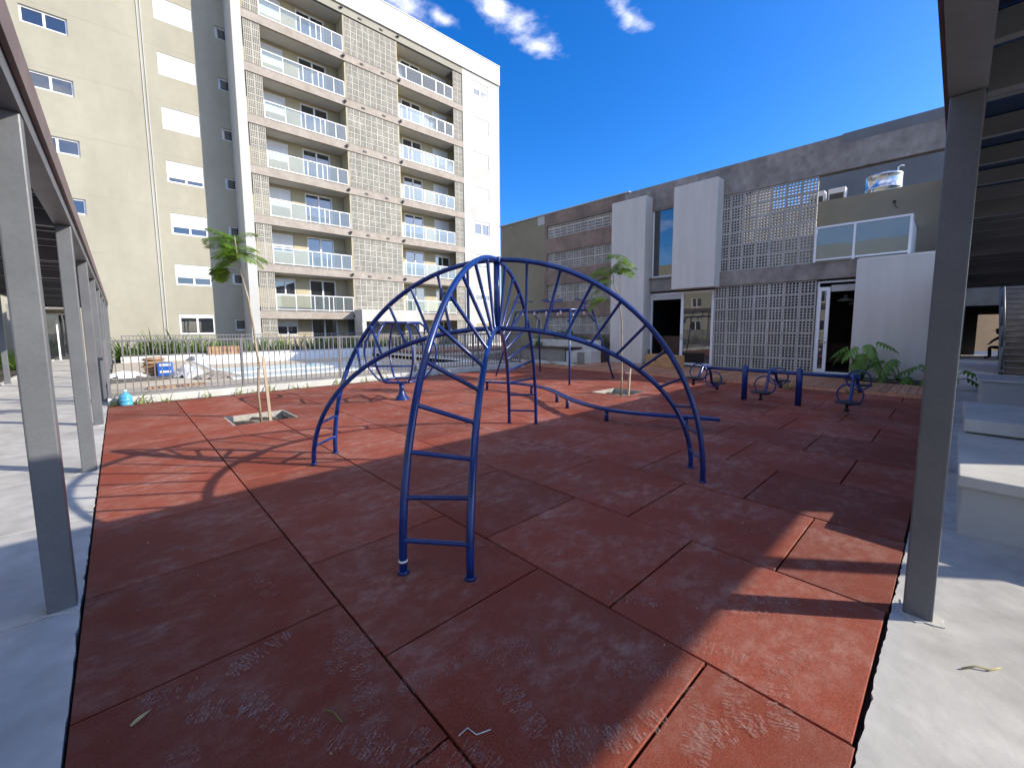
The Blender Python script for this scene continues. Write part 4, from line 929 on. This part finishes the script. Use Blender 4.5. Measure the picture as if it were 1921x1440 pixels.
# split leaved philodendrons against the white wall
def philo_leaf(seed):
    r = random.Random(seed); m = MB(); L_ = .42; n = 8
    for k in range(n):
        t = k/(n-1); y = L_*t; ln = .22*math.sin(math.pi*(.28+.66*t))*r.uniform(.9, 1.1)
        for s in (-1, 1):
            ribbon(m, (0, y, -.12*t*t), (s*1.0, .25+.9*t, -.15), ln, .062*(1.1-.4*t), .7, 4, fold=.3)
    ribbon(m, (0, L_*.9, -.1), (0, 1, -.3), .16, .06, .5, 3)
    m.tube([(0, 0, 0), (0, L_*.5, -.03), (0, L_, -.12)], .005, 4)
    return m.mesh('leaf', 'leaf_philo')
pls = [philo_leaf(s) for s in range(4)]
def philo(x, y, label, leaves):
    t = thing('philodendron', label, 'plant', (x, y, .03), 'philodendrons by the white wall'); b = Vector((x, y, .03))
    for k, (az, el, ln, pitch) in enumerate(leaves):
        d = Vector((math.cos(az)*math.cos(el), math.sin(az)*math.cos(el), math.sin(el))); e = b+d*ln+Vector((0, 0, -.04*ln)); mid = b+d*ln*.5+Vector((0, 0, .05))
        MB().tube([b, mid, e], [.013, .010, .007], 6).build('stem', 'leaf_philo', t, True)
        o = bpy.data.objects.new('leaf', pls[k % 4]); COL.objects.link(o); o.parent = t; o.matrix_parent_inverse = Matrix.Translation(t.location).inverted()
        o.location = e; o.rotation_euler = (pitch, 0, az-math.pi/2)
W1 = math.pi   # towards -x (viewer)
philo(13.95, 1.62, 'tall philodendron with split leaves beside the open door', [(W1+.5, 1.35, 1.0, -.6), (W1-.7, 1.3, .95, -.6), (W1, 1.15, .8, -1.0), (W1-1.3, 1.2, .98, -.5), (W1+1.3, 1.3, 1.1, -.3), (W1-.3, 1.05, .66, -1.1), (W1+.8, 1.1, .75, -.9), (W1-1.7, 1.15, .9, -.7)])
philo(13.9, .86, 'low sprawling philodendron in front of the middle of the white wall', [(W1-1.4, 1.0, .7, -.4), (W1+1.3, 1.0, .62, -.3), (W1-.5, 1.1, .7, -.6), (W1+.4, .6, .35, -1.0), (W1-1.0, .7, .45, -.8)])
philo(13.9, .2, 'philodendron partly hidden behind the right canopy post', [(W1+1.2, .8, .6, -.3), (W1-1.3, .8, .65, -.4), (W1+.3, .9, .6, -.6), (W1-.4, .6, .5, -.8), (W1+1.6, .5, .5, -.5)])
# planter, bench and shrubs below the brown concrete wall
PT = thing('planter_wall', 'long grey concrete planter below the brown concrete wall', 'planter', (13.7, 11.3, 0))
MB().box(13.55, 13.7, 9.5, 13.3, 0, .95).build('front_wall', 'concrete_light', PT, bevel=.01); MB().box(13.7, 14.68, 9.46, 13.3, 0, .82).build('soil_fill', 'soil', PT)
BN = thing('wall_bench', 'grey concrete bench with thin dark wooden top against the planter', 'bench', (13.2, 11.8, 0))
MB().box(12.95, 13.54, 10.7, 13.1, .076, .62).build('base', 'concrete_grey', BN, bevel=.01); MB().box(12.85, 13.55, 10.3, 13.2, .625, .67).build('wooden_top', 'wood_dark', BN)
BL = thing('concrete_block_seat', 'pale low concrete block seat left of the white panel', 'seat', (13.2, 9.9, 0))
MB().box(12.98, 13.54, 9.45, 10.66, .076, .56).build('base', 'concrete_light', BL, bevel=.01); MB().box(12.972, 12.979, 9.75, 10.1, .08, .5).build('dark_panel', 'concrete_grey', BL)
def shrub_mesh(seed, n=420, rad=(.4, .4, .4), ls=.07):
    r = random.Random(seed); m = MB()
    for k in range(n):
        while True:
            p = Vector((r.uniform(-1, 1), r.uniform(-1, 1), r.uniform(-.2, 1)))
            if .25 < p.length < 1: break
        q = Vector((p.x*rad[0], p.y*rad[1], p.z*rad[2])); d = (p+Vector((r.uniform(-.6, .6), r.uniform(-.6, .6), r.uniform(-.3, .6)))).normalized(); sd = d.cross(Vector((r.uniform(-1, 1), r.uniform(-1, 1), r.uniform(-1, 1)))).normalized(); l = ls*r.uniform(.6, 1.4)
        m.add([q, q+d*l*.5+sd*l*.26, q+d*l, q+d*l*.5-sd*l*.26], [(0, 1, 2, 3)])
    return m.mesh('foliage', 'leaf_shrub')
shr = [shrub_mesh(s) for s in (1, 2)]
for (x, y, sc, lb) in ((14.15, 11.6, 1.35, 'largest dark green shrub in the concrete planter'), (14.1, 10.6, .7, 'low dark shrub in the planter right of the large shrub'), (14.1, 9.75, .8, 'dark shrub at the planter end next to the white panel')):
    clump('shrub', shr[int(y) % 2], x, y, .8, sc, lb, 'shrub', 'shrubs in the planter')
clump('fern', strap_mesh(91, 60, .5, .03, 1.3, 'leaf_strap'), 13.45, 12.6, .67, 1.1, 'bright fern standing at the left of the planter', 'fern', None)
pv_ = MB().box(-.16, .16, -.42, .42, .076, .095).mesh('paver', 'paver')
PV = tag(MB().box(11.9, 12.94, 9.4, 13.2, .03, .0765).build('paver_strip', 'leaf_shrub'), kind='structure')
for k in range(8): put('paver', pv_, PV, (12.1+.38*(k % 3)*.9, 9.9+k*.42, 0))

# ================================================================== BENCHES ON THE RIGHT WALKWAY
def arc_top(m, x0, x1, y0, y1, z0, z1, sag):
    n = 10; poly = []
    for k in range(n+1): t = k/n; poly.append((x0-sag*math.sin(math.pi*t), y0+(y1-y0)*t))
    for k in range(n+1): t = 1-k/n; poly.append((x1-sag*math.sin(math.pi*t), y0+(y1-y0)*t))
    if y1 > y0: poly = poly[::-1]
    return m.prism(poly, z0, z1)
B1 = thing('concrete_bench', 'wide beige concrete bench with curved slab seat behind the right canopy post', 'bench', (5, -1.2, 0))
MB().box(4.2, 5.95, -2.5, -.09, -.01, .34).build('base', 'plaster_cream', B1, bevel=.01)
arc_top(MB(), 4.16, 5.9, -.07, -2.55, .342, .42, .06).build('seat_slab', 'concrete_light', B1, bevel=.01)
arc_top(MB(), 5.84, 7.2, -.1, -2.55, .44, .56, .06).build('back_slab', 'concrete_light', B1, bevel=.01)
MB().box(5.97, 7.1, -2.5, -.12, -.01, .438).build('back_base', 'plaster_cream', B1)
B2 = thing('planter_box', 'low beige planter box with white rim farther along the right walkway', 'planter', (11.9, -1.2, 0))
MB().box(11.35, 12.5, -2.4, -.36, -.01, .44).build('box', 'plaster_cream', B2, bevel=.01); MB().box(11.3, 12.55, -2.45, -.31, .442, .475).build('rim', 'plaster_white', B2)

# ================================================================== LOOSE THINGS
def obox(m, c, ux, hx, hy, z0, z1):
    ux = Vector((ux[0], ux[1])).normalized(); uy = Vector((-ux.y, ux.x)); c = Vector(c)
    return m.prism([tuple(c+ux*a*hx+uy*b*hy) for a, b in ((-1, -1), (1, -1), (1, 1), (-1, 1))], z0, z1)
CBX = thing('cardboard_box', 'large brown cardboard box on the deck in front of the glass door', 'box', (13.85, 7.05, .08)); ux = (.42, 1.2); bc = (13.92, 7.0)
obox(MB(), bc, ux, .62, .3, .08, .48).build('carton', 'cardboard', CBX, bevel=.01)
u_ = Vector(ux).normalized(); v_ = Vector((-u_.y, u_.x)); fc = Vector(bc)+v_*.302
for (a, z, w, h, nm) in ((.05, .40, .09, .012, 'hand_slot'), (-.12, .26, .05, .04, 'printed_mark'), (-.5, .16, .012, .1, 'printed_mark')):
    p = fc+u_*(-a); obox(MB(), tuple(p), ux, w, .0015, z-h/2+.03, z+h/2+.03).build(nm, 'black_print', CBX)
obox(MB(), bc, ux, .6, .012, .481, .484).build('tape', 'mat_brown', CBX)
t = thing('leaning_board', 'narrow dark board leaning in the corner by the white panel', 'board', (14.4, 7.9, .08)); MB().box(14.38, 14.5, 7.86, 7.9, .085, .62).build('board', 'tarp_dark', t)
J = thing('water_jug', 'translucent blue plastic water jug standing among weeds by the fence', 'jug', (.02, 10.98, 0))
MB().lathe([(.08, 0), (.098, .012), (.098, .07), (.09, .078), (.098, .086), (.098, .15), (.09, .158), (.098, .166), (.094, .2), (.047, .245), (.024, .26), (.024, .29)], 18, (.02, 11.02, -.02)).build('bottle', 'jug_blue', J, True); MB().lathe([(.028, 0), (.028, .025)], 14, (.02, 11.02, .272)).build('cap', 'white_frame', J)
def pillow(c, a, b, h, rz, seed):
    r = random.Random(seed); m = MB(); n = 8; vs = []
    for side in (1, -1):
        for j in range(n+1):
            for i in range(n+1):
                u, v = -1+2*i/n, -1+2*j/n; e = max(0, (1-abs(u)**3.5)*(1-abs(v)**3.5)); z = side*h*.5*e**.5+r.uniform(-.006, .006); x, y = u*a*(1-.06*v*v), v*b*(1-.06*u*u)
                vs.append((c[0]+x*math.cos(rz)-y*math.sin(rz), c[1]+x*math.sin(rz)+y*math.cos(rz), c[2]+h*.5+z))
    fs = []
    for s in range(2):
        k0 = s*(n+1)**2
        for j in range(n):
            for i in range(n):
                q = (k0+j*(n+1)+i, k0+j*(n+1)+i+1, k0+(j+1)*(n+1)+i+1, k0+(j+1)*(n+1)+i); fs.append(q if s == 0 else q[::-1])
    return m.add(vs, fs)
for k, (dx, dy, rz) in enumerate(((0, 0, .2), (.05, .03, .5), (-.03, 0, -.1), (.02, -.03, .3), (0, .04, .9))):
    sk = pillow((.72+dx, 16.4+dy, .1+.105*k), .27, .19, .13, rz, k).build('sack', 'pallet_wood', None, True)
    tag(sk, ('bottom', 'second lowest', 'middle', 'second highest', 'topmost')[k]+' brown sack of the pile beside the blue bag', 'sack', 'brown sacks piled on the pool terrace')
t = thing('cement_bag', 'blue and white paper bag leaning on the sacks by the pool', 'bag', (.95, 15.9, .1)); obox(MB(), (.95, 16.0), (1, -.25), .17, .11, .1, .5).build('bag', 'bag_blue', t, bevel=.03)
for z in (.2, .4): obox(MB(), (.94, 15.885), (1, -.25), .13, .004, z, z+.06).build('white_band', 'white_frame', t)
t = thing('plastic_sheeting', 'crumpled grey plastic sheeting heap right of the blue bag', 'sheeting', (1.4, 15.2, .1))
def heap(cx, cy, a, b, h, seed, z=.1, n=12):
    r = random.Random(seed); m = MB(); vs = []
    for j in range(n+1):
        for i in range(n+1):
            u, v = -1+2*i/n, -1+2*j/n; d = max(0, 1-math.hypot(u, v)); vs.append((cx+u*a+r.uniform(-.03, .03), cy+v*b+r.uniform(-.03, .03), z+.005+h*d**.6*r.uniform(.6, 1.1) if d > 0 else z+.004))
    return m.add(vs, [(j*(n+1)+i, j*(n+1)+i+1, (j+1)*(n+1)+i+1, (j+1)*(n+1)+i) for j in range(n) for i in range(n) if math.hypot(-1+2*(i+.5)/n, -1+2*(j+.5)/n) < 1])
heap(1.4, 15.2, .42, .4, .42, 2).build('sheet', 'plastic_sheet', t)
t = thing('white_tarp', 'low crumpled white tarpaulin at the left of the pool terrace', 'tarpaulin', (.1, 16.6, .1)); heap(.1, 16.5, .6, .5, .2, 5).build('sheet', 'white_shutter', t)
t = thing('dark_board', 'flat dark board lying in front of the sacks on the pool terrace', 'board', (.35, 15.0, .1)); obox(MB(), (.35, 15.0), (1, .15), .62, .3, .12, .15).build('board', 'tarp_dark', t); obox(MB(), (.75, 15.1), (.3, 1), .3, .05, .101, .119).build('batten', 'pallet_wood', t)
t = thing('brown_mat', 'brown folded mat hanging over the left pool rim', 'mat', (1.9, 14.2, .1)); heap(1.95, 14.2, .55, .3, .22, 8).build('mat', 'mat_brown', t)
t = thing('wooden_board', 'long orange wooden board lying on the pool terrace near the fence', 'board', (.95, 12.6, .1)); obox(MB(), (.95, 12.7), (1, .1), .55, .08, .101, .15).build('board', 'pallet_wood', t)
t = thing('wooden_pallet', 'light wooden pallet leaning on the low wall behind the pool', 'pallet', (3.6, 23.5, .1))
for k in range(9): MB().box(2.95+.15*k, 3.06+.15*k, 23.52, 23.55, .3, .68).build('slat', 'pallet_wood', t)
for z in (.33, .6): MB().box(2.95, 4.26, 23.551, 23.59, z, z+.05).build('rail', 'pallet_wood', t)
t = thing('blue_tap_pipe', 'thin blue tap pipe standing just inside the fence', 'pipe', (3.55, 11.75, .1)); MB().tube([(3.55, 11.75, .1), (3.55, 11.75, .5), (3.6, 11.72, .53), (3.72, 11.62, .53)], .012, 8).build('pipe', 'jug_blue', t, True)
def twig(name, label, cat, pts, r, mat): 
    t = thing(name, label, cat, pts[0]); MB().tube(pts, r, 5).build('stalk', mat, t, True); return t
twig('dry_twig', 'dry yellow twig lying on the concrete beside the right post', 'twig', [(2.5, -.11, .006), (2.55, -.15, .012), (2.57, -.19, .008), (2.62, -.22, .006)], .004, 'straw')
twig('plucked_grass', 'thin green grass blade lying on the dark red tiles', 'grass', [(.47, 1.56, .006), (.49, 1.52, .01), (.5, 1.46, .006)], .0025, 'leaf_weed')
twig('string_scrap', 'short white curled string scrap on the red tiles in front', 'string', [(.78, 1.12, .006), (.82, 1.12, .01), (.83, 1.08, .006), (.88, 1.06, .006)], .002, 'lamp_white')
t = thing('dry_leaf', 'small dry yellow leaf on the tiles near the left edge', 'leaf', (-.05, 1.96, 0)); m = MB(); ribbon(m, (-.07, 1.98, .006), (.7, .4, .1), .07, .02, .1, 4); m.build('blade', 'straw', t)
rs = random.Random(77)
crm = MB().add([(0, 0, .006), (.008, -.003, 0), (.004, .007, 0), (-.006, .004, 0), (-.003, -.007, 0)], [(0, 1, 2), (0, 2, 3), (0, 3, 4), (0, 4, 1), (4, 3, 2, 1)])
pb = MB()
for k in range(150):
    x, y, s = rs.uniform(-.1, 6), rs.uniform(.3, 6)**1., rs.uniform(.25, .8); a = rs.uniform(0, 6.28)
    pb.add([(x+s*(v[0]*math.cos(a)-v[1]*math.sin(a)), y+s*(v[0]*math.sin(a)+v[1]*math.cos(a)), .004+v[2]*s) for v in crm.v], crm.f)
tag(pb.build('debris', 'straw'), 'pale crumbs and dry bits scattered over the red tiles', 'debris', kind='stuff')

# ================================================================== PERSON IN THE PASSAGE
PX, PY = 27.6, -1.42
PN = thing('person', 'person in dark clothes and wide hat seated in the dark passage', 'person', (PX, PY, 0))
j = dict(pel=(0, 0, .5), sp=(0, .04, .72), ch=(0, .10, .93), nk=(0, .15, 1.05), hd=(0, .19, 1.15), ls=(-.17, .11, .97), le=(-.24, .34, .80), lw=(-.1, .44, .66), rs_=(.17, .11, .97), re=(.24, .33, .78), rw=(.1, .44, .64), lh=(-.1, .02, .48), lk=(-.13, .44, .50), la=(-.12, .42, .08), lt=(-.12, .58, .04), rh=(.1, .02, .48), rk=(.13, .42, .5), ra=(.12, .38, .08), rt=(.12, .54, .04))
rad = dict(pel=.13, sp=.125, ch=.13, nk=.055, hd=.05, ls=.065, le=.045, lw=.033, rs_=.065, re=.045, rw=.033, lh=.085, lk=.06, la=.042, lt=.04, rh=.085, rk=.06, ra=.042, rt=.04)
ed = [('pel', 'sp'), ('sp', 'ch'), ('ch', 'nk'), ('nk', 'hd'), ('ch', 'ls'), ('ls', 'le'), ('le', 'lw'), ('ch', 'rs_'), ('rs_', 're'), ('re', 'rw'), ('pel', 'lh'), ('lh', 'lk'), ('lk', 'la'), ('la', 'lt'), ('pel', 'rh'), ('rh', 'rk'), ('rk', 'ra'), ('ra', 'rt')]
ks = list(j); me = bpy.data.meshes.new('body'); me.from_pydata([Vector(j[k])+Vector((PX, PY, 0)) for k in ks], [(ks.index(a), ks.index(b)) for a, b in ed], []); me.materials.append(MATS['cloth_black'])
bo = put('body', me, PN); bo.modifiers.new('skin', 'SKIN'); sv = me.skin_vertices[0].data
for i, k in enumerate(ks): sv[i].radius = (rad[k], rad[k]); sv[i].use_root = (k == 'pel')
sb = bo.modifiers.new('sub', 'SUBSURF'); sb.levels = 1; sb.render_levels = 2
MB().lathe([(.03, -.12), (.07, -.09), (.085, -.02), (.09, .05), (.075, .1), (.03, .12)], 14, (PX, PY+.21, 1.17)).build('head', 'skin', PN, True)
MB().lathe([(.19, 0), (.19, .012), (.10, .02), (.09, .09), (.05, .11)], 18, (PX, PY+.2, 1.20)).build('hat', 'cloth_black', PN, True)
MB().lathe([(.15, 0), (.145, .12), (.14, .22)], 14, (PX, PY+.02, .60)).build('vest', 'cloth_green', PN, True)
for s in (-1, 1):
    h = MB(); c = Vector((PX+s*.1, PY+.44, .65))
    for q in range(4): h.tube([c+Vector((s*.012*(q-1.5), .02, -.01)), c+Vector((s*.012*(q-1.5), .07, -.03)), c+Vector((s*.012*(q-1.5), .085-.005*q, -.06))], .008, 6)
    h.tube([c+Vector((-s*.03, .0, 0)), c+Vector((-s*.045, .04, -.02))], .009, 6); h.lathe([(.02, -.03), (.034, -.01), (.03, .02)], 8, tuple(c)); h.build('hand', 'skin', PN, True)
t = thing('stool', 'low dark stool under the seated person in the passage', 'stool', (PX, PY, 0)); MB().box(PX-.18, PX+.18, PY-.16, PY+.18, .34, .385).build('seat', 'wood_dark', t)
for sx in (-.15, .15):
    for sy in (-.13, .15): MB().box(PX+sx-.018, PX+sx+.018, PY+sy-.018, PY+sy+.018, -.01, .34).build('leg', 'wood_dark', t)
